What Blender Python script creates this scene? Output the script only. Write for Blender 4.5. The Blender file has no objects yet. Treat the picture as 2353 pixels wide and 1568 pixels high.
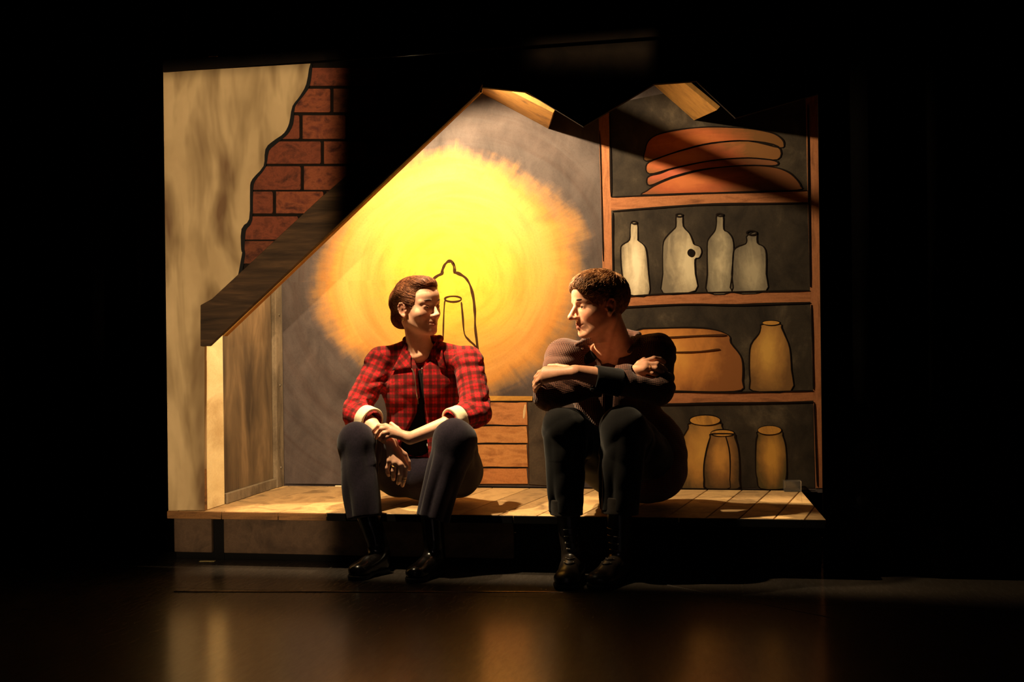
import bpy, bmesh, math, random
import numpy as np
from mathutils import Vector, Matrix
from mathutils.bvhtree import BVHTree

random.seed(7)
rng = np.random.default_rng(7)
SC = bpy.context.scene
COL = SC.collection

# ------------------------------------------------------------------ camera
# World frame: X along the front of the stage set, Y into its depth, Z up, stage floor at Z = 0.
FPX = 2360.0                       # focal length in pixels of the 2353 px wide frame
CX, HY = 1176.5, 819.0             # principal column, horizon row
YAW = math.radians(9.5)
CAM_H = 0.846
cam_data = bpy.data.cameras.new('camera')
cam = bpy.data.objects.new('camera', cam_data)
COL.objects.link(cam)
cam_data.sensor_width = 36.0
cam_data.lens = 36.0 * FPX / 2353.0
cam_data.shift_y = (HY - 784.0) / 2353.0
CAM_LOC = Vector((4.0 * math.sin(YAW), -4.0 * math.cos(YAW), CAM_H))
CAM_ROT = (Matrix.Rotation(YAW, 3, 'Z') @ Matrix.Rotation(math.radians(90), 3, 'X')
           @ Matrix.Rotation(math.radians(-0.7), 3, 'Z'))
cam.matrix_world = Matrix.Translation(CAM_LOC) @ CAM_ROT.to_4x4()
cam_data.clip_start = 0.05
cam_data.clip_end = 60
SC.camera = cam

# ------------------------------------------------------------------ world, colour management
world = bpy.data.worlds.new('dark_theatre')
SC.world = world
world.use_nodes = True
world.node_tree.nodes['Background'].inputs[0].default_value = (0.35, 0.28, 0.30, 1)
world.node_tree.nodes['Background'].inputs[1].default_value = 0.0008
vs = SC.view_settings
vs.view_transform = 'Standard'
vs.look = 'None'
vs.gamma = 1.0
vs.use_curve_mapping = False
vs.exposure = 0.0


def ray(px, py):
    d = CAM_ROT @ Vector(((px - CX) / FPX, (HY - py) / FPX, -1.0))
    return d


def W(px, py, Y=0.0):
    """point of the plane at depth Y that lies at photograph position px, py"""
    d = ray(px, py)
    t = (Y - CAM_LOC.y) / d.y
    return CAM_LOC + d * t


def WZ(px, py, Z=0.0):
    """point of the horizontal plane at height Z"""
    d = ray(px, py)
    t = (Z - CAM_LOC.z) / d.z
    return CAM_LOC + d * t


def WX(px, py, X):
    d = ray(px, py)
    t = (X - CAM_LOC.x) / d.x
    return CAM_LOC + d * t


# ------------------------------------------------------------------ stage lamps
def aim(o, target):
    o.rotation_euler = (Vector(target) - o.location).to_track_quat('-Z', 'Y').to_euler()


def stage_spot(name, loc, target, power, color, radius, size_deg, blend=0.3, label=None, category=None):
    l = bpy.data.lights.new(name, 'SPOT')
    l.energy = power
    l.color = color
    l.shadow_soft_size = radius
    l.spot_size = math.radians(size_deg)
    l.spot_blend = blend
    o = bpy.data.objects.new(name, l)
    COL.objects.link(o)
    o.location = loc
    aim(o, target)
    return o


def shutters(o, inside, blades):
    """framing shutters of a profile spotlight. Each blade is (p, q, softness): the lamp is cut along the line from
    world point p to q as the lamp sees it, keeping the side on which the point `inside` lies."""
    M = o.rotation_euler.to_matrix().transposed()

    def tan2(p):
        v = M @ (Vector(p) - o.location)
        return v.x / -v.z, v.y / -v.z
    l = o.data
    l.use_nodes = True
    nt = l.node_tree
    nt.nodes.clear()
    out = nt.nodes.new('ShaderNodeOutputLight')
    em = nt.nodes.new('ShaderNodeEmission')
    nt.links.new(em.outputs[0], out.inputs[0])
    tc = nt.nodes.new('ShaderNodeTexCoord')
    sep = nt.nodes.new('ShaderNodeSeparateXYZ')
    nt.links.new(tc.outputs['Normal'], sep.inputs[0])

    def m(op, a, b):
        n = nt.nodes.new('ShaderNodeMath')
        n.operation = op
        for i, v in enumerate((a, b)):
            if isinstance(v, (int, float)):
                n.inputs[i].default_value = v
            else:
                nt.links.new(v, n.inputs[i])
        return n.outputs[0]
    az = m('ABSOLUTE', sep.outputs[2], 0.0)
    tx = m('DIVIDE', sep.outputs[0], az)
    ty = m('DIVIDE', sep.outputs[1], az)
    s = None
    c = tan2(inside)
    for p, q, soft in blades:
        p, q = tan2(p), tan2(q)
        ex, ey = q[0] - p[0], q[1] - p[1]
        L = math.hypot(ex, ey)
        nx, ny = ey / L, -ex / L
        if (c[0] - p[0]) * nx + (c[1] - p[1]) * ny < 0:
            nx, ny = -nx, -ny
        dd = m('ADD', m('ADD', m('MULTIPLY', tx, nx), m('MULTIPLY', ty, ny)), -(nx * p[0] + ny * p[1]))
        n = nt.nodes.new('ShaderNodeMapRange')
        n.interpolation_type = 'SMOOTHSTEP'
        nt.links.new(dd, n.inputs[0])
        n.inputs[1].default_value = -soft
        n.inputs[2].default_value = soft
        s = n.outputs[0] if s is None else m('MULTIPLY', s, n.outputs[0])
    nt.links.new(s, em.inputs['Strength'])


WARM = (1.0, 0.74, 0.42)
# the set's own warm lamp, hung inside the roof just behind the front flat
KEY = W(930, 130, 0.07)
key = stage_spot('warm_lamp_inside_the_roof', KEY, W(1150, 900, 0.40), 190, WARM, 0.02, 150, 0.25)
# a second warm lamp high in front of the roof, shuttered along the slanting beam
key2 = stage_spot('warm_lamp_before_the_roof', (-0.78, -0.38, 2.34), (-0.08, 0.10, 0.72), 330, WARM, 0.018, 100, 0.1)
shutters(key2, (-0.3, 0.1, 0.8), [
    (W(560, 752, -0.03), W(1100, 232, -0.03), 0.008),
    ((-0.12, 0.15, 1.10), (0.62, -0.05, 0.87), 0.02),
    ((0.66, 0.0, 0.8), (0.66, 0.5, 0.8), 0.06),
    ((-1.2, -0.19, 0.5), (1.2, -0.22, 0.5), 0.04),
    ((-1.20, 0.0, 0.3), (-1.12, 0.4, 0.3), 0.05),
    (W(1100, 235, -0.03), W(1900, 300, -0.03), 0.02)])
# a narrow warm lamp added out of sight at left, to brighten the man
key3 = stage_spot('added_narrow_lamp_on_the_man', (-1.12, 0.048, 2.02), (0.30, 0.04, 1.00), 520, WARM, 0.018, 28, 0.5)
# a profile spotlight from the auditorium, shuttered to a tall strip over the left pillar
front = stage_spot('profile_spotlight', (0.2, -7.0, 1.25), W(560, 700, 0), 1500, (1.0, 0.73, 0.42), 0.05, 40, 0.1)
shutters(front, W(560, 700, 0), [
    (W(360, 200, 0), W(365, 1200, 0), 0.004), (W(764, 200, 0), W(738, 1200, 0), 0.005),
    (W(400, 1296, 0), W(700, 1300, 0), 0.012), (W(380, 166, 0), W(760, 139, 0), 0.0007)])
# dim unseen fill added in front to lift trousers and floor
wash = stage_spot('added_front_fill', (1.2, -6.5, 3.2), W(1400, 1100, 0), 24, (1.0, 0.80, 0.70), 0.15, 44, 0.8)
shutters(wash, W(1300, 1200, 0), [(W(400, 930, 0), W(1900, 930, 0), 0.02)])
# a weak one that leaves a dim patch high on the roof flat
spill = stage_spot('spill_spotlight', (2.6, -5.0, 4.6), W(1420, 110, 0), 1500, (1.0, 0.72, 0.38), 0.03, 40, 0.1)
shutters(spill, W(1420, 100, 0), [
    (W(1222, 60, 0), W(1222, 160, 0), 0.008), (W(1496, 60, 0), W(1496, 160, 0), 0.0004),
    (W(1222, 132, 0), W(1496, 138, 0), 0.009), (W(1222, 107, 0), W(1496, 87, 0), 0.0006)])

# ------------------------------------------------------------------ materials
def lin(c):
    return tuple(((v / 255.0) / 12.92 if v / 255.0 <= 0.04045 else ((v / 255.0 + 0.055) / 1.055) ** 2.4) for v in c)


class NT:
    def __init__(self, name):
        self.m = bpy.data.materials.new(name)
        self.m.use_nodes = True
        self.t = self.m.node_tree
        self.b = self.t.nodes['Principled BSDF']

    def n(self, kind, **kw):
        x = self.t.nodes.new(kind)
        for k, v in kw.items():
            setattr(x, k, v)
        return x

    def link(self, a, b):
        self.t.links.new(a, b)

    def coord(self, scale=(1, 1, 1), attr=None, rot=(0, 0, 0), loc=(0, 0, 0)):
        if attr:
            c = self.n('ShaderNodeAttribute', attribute_name=attr).outputs['Vector']
        else:
            c = self.n('ShaderNodeTexCoord').outputs['Object']
        mp = self.n('ShaderNodeMapping')
        mp.inputs['Scale'].default_value = scale
        mp.inputs['Rotation'].default_value = rot
        mp.inputs['Location'].default_value = loc
        self.link(c, mp.inputs[0])
        return mp.outputs[0]

    def noise(self, vec, scale=5, detail=5, rough=0.55, dist=0.0):
        x = self.n('ShaderNodeTexNoise')
        x.inputs['Scale'].default_value = scale
        x.inputs['Detail'].default_value = detail
        x.inputs['Roughness'].default_value = rough
        x.inputs['Distortion'].default_value = dist
        self.link(vec, x.inputs['Vector'])
        return x.outputs['Fac']

    def ramp(self, fac, stops, interp='LINEAR'):
        x = self.n('ShaderNodeValToRGB')
        x.color_ramp.interpolation = interp
        el = x.color_ramp.elements
        while len(el) < len(stops):
            el.new(0.5)
        for e, (p, c) in zip(el, stops):
            e.position = p
            e.color = (c[0], c[1], c[2], 1) if len(c) == 3 else c
        self.link(fac, x.inputs[0])
        return x.outputs[0]

    def mix(self, fac, a, b, blend='MIX'):
        x = self.n('ShaderNodeMix', data_type='RGBA', blend_type=blend)
        for sock, v in ((x.inputs[0], fac), (x.inputs[6], a), (x.inputs[7], b)):
            if isinstance(v, (int, float)):
                sock.default_value = v
            elif isinstance(v, tuple):
                sock.default_value = (v[0], v[1], v[2], 1)
            else:
                self.link(v, sock)
        return x.outputs[2]

    def math(self, op, a, b=None, c=None):
        x = self.n('ShaderNodeMath', operation=op)
        for i, v in enumerate((a, b, c)):
            if v is None:
                continue
            if isinstance(v, (int, float)):
                x.inputs[i].default_value = v
            else:
                self.link(v, x.inputs[i])
        return x.outputs[0]

    def col(self, v):
        if isinstance(v, tuple):
            self.b.inputs['Base Color'].default_value = (v[0], v[1], v[2], 1)
        else:
            self.link(v, self.b.inputs['Base Color'])

    def set(self, rough=0.7, spec=0.3, metal=0.0, sheen=0.0):
        self.b.inputs['Roughness'].default_value = rough
        self.b.inputs['Specular IOR Level'].default_value = spec
        self.b.inputs['Metallic'].default_value = metal
        self.b.inputs['Sheen Weight'].default_value = sheen
        return self

    def bump(self, h, strength=0.3, dist=0.01):
        x = self.n('ShaderNodeBump')
        x.inputs['Strength'].default_value = strength
        x.inputs['Distance'].default_value = dist
        self.link(h, x.inputs['Height'])
        self.link(x.outputs[0], self.b.inputs['Normal'])


def paint(name, cols, scale=(6, 6, 6), nscale=1.0, detail=6, rough=0.75, spec=0.2, bump=0.15, dist=0.4, lo=0.3, hi=0.7,
          rot=(0, 0, 0), grain=0.10):
    """brushed paint: a few colours blended by streaky noise"""
    t = NT(name)
    v = t.coord(scale, rot=rot)
    f = t.noise(v, nscale, detail, 0.6, dist)
    k = len(cols) - 1
    c = t.ramp(f, [(lo + (hi - lo) * i / max(1, k), lin(x)) for i, x in enumerate(cols)])
    g = t.noise(t.coord((1, 1, 1)), 160, 3, 0.6)
    c = t.mix(grain, c, t.ramp(g, [(0.3, (0.02, 0.02, 0.02)), (0.7, (1, 1, 1))]), 'OVERLAY')
    t.col(c)
    t.set(rough, spec)
    if bump:
        t.bump(t.math('ADD', f, t.math('MULTIPLY', g, 0.15)), bump, 0.006)
    return t.m


def plain(name, c, rough=0.6, spec=0.3, metal=0.0, sheen=0.0, var=0.12, nscale=40):
    t = NT(name)
    f = t.noise(t.coord((1, 1, 1)), nscale, 4, 0.6)
    a = lin(c)
    t.col(t.ramp(f, [(0.3, tuple(x * (1 - var) for x in a)), (0.7, tuple(min(1, x * (1 + var)) for x in a))]))
    t.set(rough, spec, metal, sheen)
    return t.m


# ------------------------------------------------------------------ object helpers
def empty(name, loc):
    o = bpy.data.objects.new(name, None)
    COL.objects.link(o)
    o.location = loc
    o.empty_display_size = 0.1
    return o


def tag(o, label=None, category=None, group=None, kind=None):
    if label:
        o['label'] = label
    if category:
        o['category'] = category
    if group:
        o['group'] = group
    if kind:
        o['kind'] = kind
    return o


def parent_to(o, p):
    o.parent = p
    root = p
    M = Matrix.Identity(4)
    chain = []
    while root is not None:
        chain.append(root)
        root = root.parent
    for q in reversed(chain):
        M = M @ q.matrix_parent_inverse @ Matrix.LocRotScale(q.location, q.rotation_euler, q.scale)
    o.matrix_parent_inverse = M.inverted()


def link(name, me, mat, parent=None, smooth=False):
    o = bpy.data.objects.new(name, me)
    COL.objects.link(o)
    if mat is not None:
        me.materials.append(mat)
    if smooth:
        me.polygons.foreach_set('use_smooth', [True] * len(me.polygons))
    if parent is not None:
        parent_to(o, parent)
    return o


def mesh_of(name, verts, faces):
    me = bpy.data.meshes.new(name)
    me.from_pydata([tuple(v) for v in verts], [], faces)
    me.update()
    return me


def prism(name, pts, off, mat, parent=None, bevel=0.0):
    """a polygon given by world points, thickened by the vector off"""
    n = len(pts)
    off = Vector(off)
    v = [Vector(p) for p in pts] + [Vector(p) + off for p in pts]
    nrm = Vector((0, 0, 0))
    for i in range(n):
        nrm += v[i].cross(v[(i + 1) % n])
    idx = list(range(n))
    if nrm.dot(off) > 0:
        idx = idx[::-1]
    f = [idx, [i + n for i in idx[::-1]]]
    for i in range(n):
        a, b = idx[i], idx[(i + 1) % n]
        f.append([b, a, a + n, b + n])
    bm = bmesh.new()
    vs_ = [bm.verts.new(p) for p in v]
    for q in f:
        try:
            bm.faces.new([vs_[i] for i in q])
        except ValueError:
            pass
    bmesh.ops.recalc_face_normals(bm, faces=bm.faces)
    if bevel:
        bmesh.ops.bevel(bm, geom=bm.edges[:], offset=bevel, segments=1, affect='EDGES', profile=0.5)
    bmesh.ops.triangulate(bm, faces=[q for q in bm.faces if len(q.verts) > 4])
    me = bpy.data.meshes.new(name)
    bm.to_mesh(me)
    bm.free()
    return link(name, me, mat, parent)


def box(name, lo, hi, mat, parent=None, bevel=0.003, rot=None):
    lo, hi = Vector(lo), Vector(hi)
    pts = [(lo.x, lo.y, lo.z), (hi.x, lo.y, lo.z), (hi.x, hi.y, lo.z), (lo.x, hi.y, lo.z)]
    return prism(name, pts, (0, 0, hi.z - lo.z), mat, parent, bevel)


def smooth_line(pts, n=6, closed=False):
    """Catmull-Rom through 2D points"""
    P = [np.array(p, float) for p in pts]
    out = []
    m = len(P)
    rngi = range(m if closed else m - 1)
    for i in rngi:
        if closed:
            p0, p1, p2, p3 = P[(i - 1) % m], P[i], P[(i + 1) % m], P[(i + 2) % m]
        else:
            p0, p1, p2, p3 = P[max(0, i - 1)], P[i], P[i + 1], P[min(m - 1, i + 2)]
        for k in range(n):
            t = k / n
            out.append(0.5 * ((2 * p1) + (-p0 + p2) * t + (2 * p0 - 5 * p1 + 4 * p2 - p3) * t * t
                              + (-p0 + 3 * p1 - 3 * p2 + p3) * t ** 3))
    if not closed:
        out.append(P[-1])
    return [tuple(o) for o in out]


def ell_pts(cx, cy, rx, ry, n=20):
    return [(cx + rx * math.cos(2 * math.pi * i / n), cy + ry * math.sin(2 * math.pi * i / n)) for i in range(n)]


def stroke(name, pts, width, Y, mat, parent, closed=False, thick=0.002, vary=0.35):
    """a brush stroke of paint: a ribbon of varying width lying on the plane at depth Y (pts, width in photo pixels)"""
    n = len(pts)
    if closed:
        pts = pts + [pts[0]]
        n += 1
    P = np.array(pts, float)
    T = np.gradient(P, axis=0)
    T /= np.maximum(np.linalg.norm(T, axis=1), 1e-6)[:, None]
    N = np.stack([-T[:, 1], T[:, 0]], 1)
    ph = rng.random() * 6
    w = width * 0.5 * (1 + vary * np.sin(np.arange(n) * 0.55 + ph) * np.cos(np.arange(n) * 0.23 + ph * 2))
    if not closed:
        w[0] *= 0.45
        w[-1] *= 0.45
    L = P + N * w[:, None]
    R = P - N * w[:, None]
    v, f = [], []
    for dy in (0.0, -thick):
        for a in (L, R):
            v += [W(q[0], q[1], Y + dy) for q in a]
    for i in range(n - 1):
        a = 2 * n
        f.append([a + i, a + i + 1, a + n + i + 1, a + n + i])
        f.append([i, i + 1, a + i + 1, a + i])
        f.append([n + i + 1, n + i, a + n + i, a + n + i + 1])
    me = mesh_of(name, v, f)
    return link(name, me, mat, parent)


def shape(name, pts, Y, mat, parent, thick=0.003):
    return prism(name, [W(p[0], p[1], Y) for p in pts], (0, -thick, 0), mat, parent)

# ================================================================== the stage and the set
DB = 0.83          # depth of the painted backdrop behind the front of the set
ZP = 0.226         # height of the platform the people sit on
XL = W(470, 1100, 0).x
XE = W(383, 800, 0).x            # left edge of the front flat
XR = W(1884, 700, 0).x           # right end of the opening
ZT = W(1000, 120, 0).z + 0.1
XR2 = XR + 0.012         # right end of the platform

# ---- stage floor: black dance vinyl, rolled out in sheets
t = NT('black_dance_vinyl')
v = t.coord((1, 1, 1))
f1 = t.noise(v, 2.2, 6, 0.6)
f2 = t.noise(t.coord((60, 14, 10)), 1.0, 6, 0.7, 0.6)
f3 = t.noise(v, 240, 2, 0.5)
t.col(t.ramp(f1, [(0.3, (0.016, 0.012, 0.009)), (0.7, (0.040, 0.029, 0.020))]))
t.link(t.ramp(f2, [(0.3, (0.36, 0.36, 0.36)), (0.75, (0.52, 0.52, 0.52))]), t.b.inputs['Roughness'])
t.b.inputs['Specular IOR Level'].default_value = 0.7
t.b.inputs['Coat Weight'].default_value = 1.0
t.b.inputs['Coat IOR'].default_value = 2.3
t.b.inputs['Coat Roughness'].default_value = 0.2
t.bump(t.math('ADD', f2, t.math('MULTIPLY', f3, 0.5)), 0.16, 0.003)
M_FLOOR = t.m
ys = WZ(800, 1362, 0).y
floor = prism('floor', [(-6, -6, -0.02), (6, -6, -0.02), (6, 6, -0.02), (-6, 6, -0.02)], (0, 0, -0.08),
              plain('dark_boards', (14, 11, 9)))
tag(floor, 'black glossy stage floor in front of the painted set', kind='structure')


def sheet(x0, x1, y0, y1, skew=0.0):
    return prism('vinyl_sheet', [(x0, y0, -0.02), (x1, y0, -0.02), (x1, y1 + skew, -0.02), (x0, y1, -0.02)], (0, 0, 0.02),
                 M_FLOOR, floor)


sheet(-6, 6, ys + 0.002, 6)
sheet(-6, 6, -6, ys - 0.002)
tape_m = plain('glossy_black_tape', (60, 50, 42), 0.12, 1.0, 0.5)


def floor_strip(name, a, b, width, mat, h, label, cat):
    a, b = Vector(a), Vector(b)
    d = (b - a).normalized()
    nn = Vector((-d.y, d.x, 0)) * width / 2
    o = prism(name, [a - nn, b - nn, b + nn, a + nn], (0, 0, h), mat, None, h * 0.45)
    return tag(o, label, cat)


p0, p1 = WZ(400, 1361, 0.0002), WZ(1330, 1362, 0.0002)
SEAM = (p0, p1)
p0, p1 = WZ(1500, 1338, 0.0002), WZ(1930, 1424, 0.0002)
floor_strip('marking_tape', p0, p1, 0.010, plain('worn_dark_tape', (52, 42, 34), 0.5), 0.0015,
            'thin worn tape line slanting across the floor at right', 'tape')
p0, p1 = WZ(459, 1290, 0.0002), WZ(494, 1290, 0.0002)
floor_strip('spike_tape', p0, p1, 0.02, plain('pale_tape', (200, 180, 120), 0.6), 0.001,
            'short pale tape mark on the floor below the left pillar', 'tape')

# ---- black masking curtains around the set
cur_m = plain('black_serge', (4, 3, 3), 0.95, 0.03)


def curtain(name, x0, x1, y, z1, label, waves=0.03, step=0.035):
    n = int((x1 - x0) / step)
    v, f = [], []
    for i in range(n + 1):
        x = x0 + (x1 - x0) * i / n
        yy = y + waves * math.sin(i * 0.9) + waves * 0.4 * math.sin(i * 0.37 + 1)
        v += [(x, yy, 0.0), (x, yy, z1), (x, yy + 0.012, 0.0), (x, yy + 0.012, z1)]
    for i in range(n):
        a, b = 4 * i, 4 * i + 4
        f += [[a, b, b + 1, a + 1], [a + 2, a + 3, b + 3, b + 2], [a + 1, b + 1, b + 3, a + 3], [a, a + 2, b + 2, b]]
    f += [[0, 1, 3, 2], [4 * n, 4 * n + 2, 4 * n + 3, 4 * n + 1]]
    return tag(link(name, mesh_of(name, v, f), cur_m, None, True), label, 'curtain')


curtain('masking_curtain', -5.5, 5.5, 2.2, 4.2, 'wide black curtain hanging behind the whole set')
curtain('masking_curtain', XR2 + 0.004, 4.6, 0.10, 3.6, 'black curtain beside the shelves at the right end of the set', 0.02)
curtain('masking_curtain', -4.6, XE - 0.015, 0.25, 3.6, 'black curtain beside the plastered pillar at the left', 0.02)

# ---- platform
plat = empty('platform', ((XE + XR) / 2, 0.4, 0))
tag(plat, 'low wooden plank platform that both people sit on', 'platform')
plank_m = []
for i, cc in enumerate(([(152, 120, 80), (188, 152, 104), (124, 98, 66)], [(166, 132, 88), (200, 164, 112), (138, 108, 72)],
                        [(140, 112, 76), (176, 142, 98), (114, 92, 64)])):
    plank_m.append(paint('plank_paint', cc, (3, 3, 3), 2.0, 7, 0.6, 0.25, 0.1, 0.8, rot=(0, 0, 0.5 + i * 0.1)))


def clip_x(poly, x, keep_less):
    out = []
    for i in range(len(poly)):
        a, b = poly[i], poly[(i + 1) % len(poly)]
        ia = (a[0] <= x) if keep_less else (a[0] >= x)
        ib = (b[0] <= x) if keep_less else (b[0] >= x)
        if ia:
            out.append(a)
        if ia != ib:
            k = (x - a[0]) / (b[0] - a[0])
            out.append((x, a[1] + (b[1] - a[1]) * k))
    return out


seams = [200, 310, 410, 515, 643, 750, 850, 955, 1054, 1145, 1234, 1330, 1430, 1530, 1622, 1698, 1778, 1849, 1935, 2050]


def seam(fx):
    s = 3.7 - (fx - 650) * (2.9 / 1210)
    a = W(fx, 1180, 0).x
    b = W(fx + s * 60, 1119, DB).x
    return a, b


for i in range(len(seams) - 1):
    (a0, b0), (a1, b1) = seam(seams[i]), seam(seams[i + 1])
    g = 0.0022
    poly = [(a0 + g, 0.0), (a1 - g, 0.0), (b1 - g, DB - 0.014), (b0 + g, DB - 0.014)]
    poly = clip_x(clip_x(poly, XE - 0.004, False), XR2, True)
    if len(poly) < 3:
        continue
    prism('plank', [(p[0], p[1], ZP - 0.018) for p in poly], (0, 0, 0.018), plank_m[i % 3], plat, 0.0015)
dark_wood = paint('dark_timber', [(40, 28, 18), (66, 46, 28), (30, 21, 14)], (2, 8, 12), 2.0, 6)
edge_m = paint('platform_edge_paint', [(84, 56, 30), (120, 82, 46), (66, 44, 26)], (3, 3, 20), 1.5, 6)
under = plain('black_underframe_and_shaded_edge', (9, 8, 8), 0.9, 0.1)
box('underlay', (XE, 0.004, ZP - 0.03), (XR2, DB - 0.014, ZP - 0.0185), under, plat, 0)
ex = [XE - 0.004, W(511, 1178, 0).x, W(641, 1178, 0).x, W(752, 1180, 0).x, W(1180, 1182, 0).x, W(1560, 1182, 0).x, XR2]
for i in range(len(ex) - 1):
    box('edge_board', (ex[i] + 0.002, -0.012, ZP - 0.031), (ex[i + 1] - 0.002, -0.0005, ZP - 0.001), edge_m if i < 3 else under, plat, 0.002)  # boards past the spotlight's edge are blackened: shade put into their colour
skirt_m = paint('skirt_paint', [(58, 44, 34), (78, 60, 46), (46, 36, 28)], (6, 6, 6), 1.5, 6, 0.85)
skx = [W(400, 1230, 0.13).x, W(486, 1230, 0.13).x, W(514, 1230, 0.13).x, W(1180, 1230, 0.13).x, XR2]
box('skirt_panel', (skx[0], 0.13, 0.03), (skx[1], 0.15, ZP - 0.032), skirt_m, plat, 0.002)
box('skirt_panel', (skx[2], 0.13, 0.03), (skx[3], 0.15, ZP - 0.032), skirt_m, plat, 0.002)
box('skirt_panel', (skx[3] + 0.01, 0.13, 0.03), (skx[4], 0.15, ZP - 0.032), under, plat, 0.002)
box('post', (skx[1] + 0.004, 0.14, 0.0), (skx[2] - 0.004, 0.19, ZP - 0.032), under, plat, 0.002)
box('sill', (skx[0], 0.145, 0.0), (XR2, 0.2, 0.03), under, plat, 0.002)

# ---- front flat: plaster, bricks, black roof with a toothed lower edge
plaster = NT('painted_plaster')
v = plaster.coord((7.5, 1, 2.0), rot=(0, 0.12, 0))
f = plaster.noise(v, 1.0, 3, 0.5, 0.5)
c = plaster.ramp(f, [(0.30, lin((126, 98, 72))), (0.42, lin((172, 146, 108))), (0.55, lin((212, 184, 140))), (0.72, lin((220, 190, 146)))])
f = plaster.noise(plaster.coord((2.2, 1, 1.6)), 1.6, 4, 0.55)
c = plaster.mix(0.5, c, plaster.ramp(f, [(0.35, (0.48, 0.43, 0.36)), (0.65, (1, 1, 1))]), 'MULTIPLY')
plaster.col(c)
plaster.set(0.85, 0.15)
M_PLASTER = plaster.m
roof_m = paint('roof_flat_dark_paint', [(22, 17, 15), (30, 23, 19), (17, 14, 12)], (4, 4, 4), 2.0, 5, 0.9, 0.1)
flat = empty('front_flat', W(430, 1170, 0))
tag(flat, 'tall painted front flat with plaster pillar, bare bricks and toothed dark roof', 'stage flat')
crack = smooth_line([(715, 146), (708, 194), (692, 222), (675, 245), (669, 284), (656, 308), (633, 326), (614, 345), (608, 383),
                     (583, 414), (578, 437), (576, 505), (560, 528), (558, 574), (560, 582), (553, 622), (545, 650)], 3)
pl = [(375, 166)] + [(p[0], p[1]) for p in crack] + [(470, 735), (470, 1173), (387, 1173)]
prism('plaster_panel', [W(p[0], p[1], 0) for p in pl], (0, 0.02, 0), M_PLASTER, flat)
# the brick field behind the crack line, its mortar a little deeper
teeth = [(1878, 58), (1880, 216), (1690, 271), (1600, 186), (1503, 193), (1340, 291), (1210, 211), (1104, 200)]
rf = [(p[0] + 1, p[1]) for p in crack[:-1]] + [(520, 690), (500, 745)] + teeth[::-1]
prism('roof_panel', [W(p[0], p[1], 0.006) for p in rf], (0, 0.02, 0), roof_m, flat)
stroke('crack_line', crack, 8, -0.001, plain('black_paint', (10, 8, 8), 0.8), flat)
brick_cols = [paint('brick_paint', cc, (10, 10, 14), 1.6, 6, 0.85, 0.15, 0.25)
              for cc in ([(84, 46, 36), (128, 68, 48), (62, 38, 32)], [(96, 50, 42), (142, 78, 52), (66, 36, 34)],
                         [(76, 42, 32), (116, 66, 46), (58, 34, 30)])]


def crack_x(y):
    for a, b in zip(crack[:-1], crack[1:]):
        if a[1] <= y <= b[1]:
            return a[0] + (b[0] - a[0]) * (y - a[1]) / max(1e-6, b[1] - a[1])
    return crack[-1][0]


rows = [(157, 198, []), (205, 259, [764]), (266, 320, [693]), (326, 377, [742]), (383, 437, [696]), (441, 491, [632, 748]),
        (498, 551, [690]), (555, 606, [640])]
bi = 0
for (y0, y1, joints) in rows:
    lim = lambda y: 466 + (712 - y) * 1.10 - 4            # upper edge of the slanting beam
    xs = list(joints)
    last = (xs[-1] if xs else 765)
    while last < 860:
        last += 106
        xs.append(last)
    edges = [None] + xs
    for j in range(len(edges)):
        top, bot = y0, y1
        if edges[j] is None:
            left = [(crack_x(yy) + 5, yy) for yy in np.linspace(bot, top, 5)]
        else:
            left = [(edges[j] + 4, bot), (edges[j] + 4, top)]
        xr = (edges[j + 1] - 4) if j + 1 < len(edges) else None
        if xr is None:
            continue
        if xr - min(p[0] for p in left) < 8:
            continue
        poly = left + [(xr - 2, top), (xr, top + 3), (xr, bot - 3), (xr - 2, bot)]
        poly = [p for p in poly]
        q = []
        # cut along the beam's upper edge
        for a, b in zip(poly, poly[1:] + poly[:1]):
            da, db = lim(a[1]) + 24 - a[0], lim(b[1]) + 24 - b[0]
            if da >= 0:
                q.append(a)
            if (da >= 0) != (db >= 0):
                k = da / (da - db)
                q.append((a[0] + (b[0] - a[0]) * k, a[1] + (b[1] - a[1]) * k))
        if len(q) < 3:
            continue
        prism('brick', [W(p[0], p[1], 0.0055) for p in q], (0, -0.006 - 0.001 * (bi % 3), 0), brick_cols[bi % 3], flat)
        bi += 1
header = [(374, 139), (374, 165), (1879, 57), (1879, 32)]
prism('header_board', [W(p[0], p[1], -0.012) for p in header], (0, 0.03, 0), roof_m, flat)
# returning jamb of the pillar, seen edge-on inside the opening
M_JAMB = paint('cream_paint', [(214, 190, 140), (232, 210, 160), (198, 170, 122)], (3, 3, 5), 1.0, 5, 0.7)
box('pillar_jamb', (XL - 0.03, 0.022, ZP + 0.001), (XL, 0.185, 1.25), M_JAMB, flat, 0.002)
box('pillar_jamb_edge', (XL - 0.03, 0.0005, ZP + 0.001), (XL + 0.0005, 0.021, 1.15), edge_m, flat, 0.001)
# slanting beam
beam_m = NT('beam_wood_paint')
v = beam_m.coord((3, 3, 34), rot=(0, math.radians(-43.5), 0))
f = beam_m.noise(v, 1.0, 6, 0.6, 0.5)
beam_m.col(beam_m.ramp(f, [(0.3, lin((40, 29, 20))), (0.5, lin((66, 48, 32))), (0.7, lin((96, 70, 46)))]))
beam_m.set(0.7, 0.2)
beam_m.bump(f, 0.2, 0.006)
bp = [(466, 702), (492, 688), (740, 457), (1098, 150), (1110, 197), (1103, 215), (512, 771), (486, 796), (466, 796)]
beam = prism('slanting_beam', [W(p[0], p[1], -0.002) for p in bp], (0, -0.022, 0), beam_m.m, None, 0.002)
tag(beam, 'dark brown slanting roof beam rising from the left pillar', 'beam')
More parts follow.
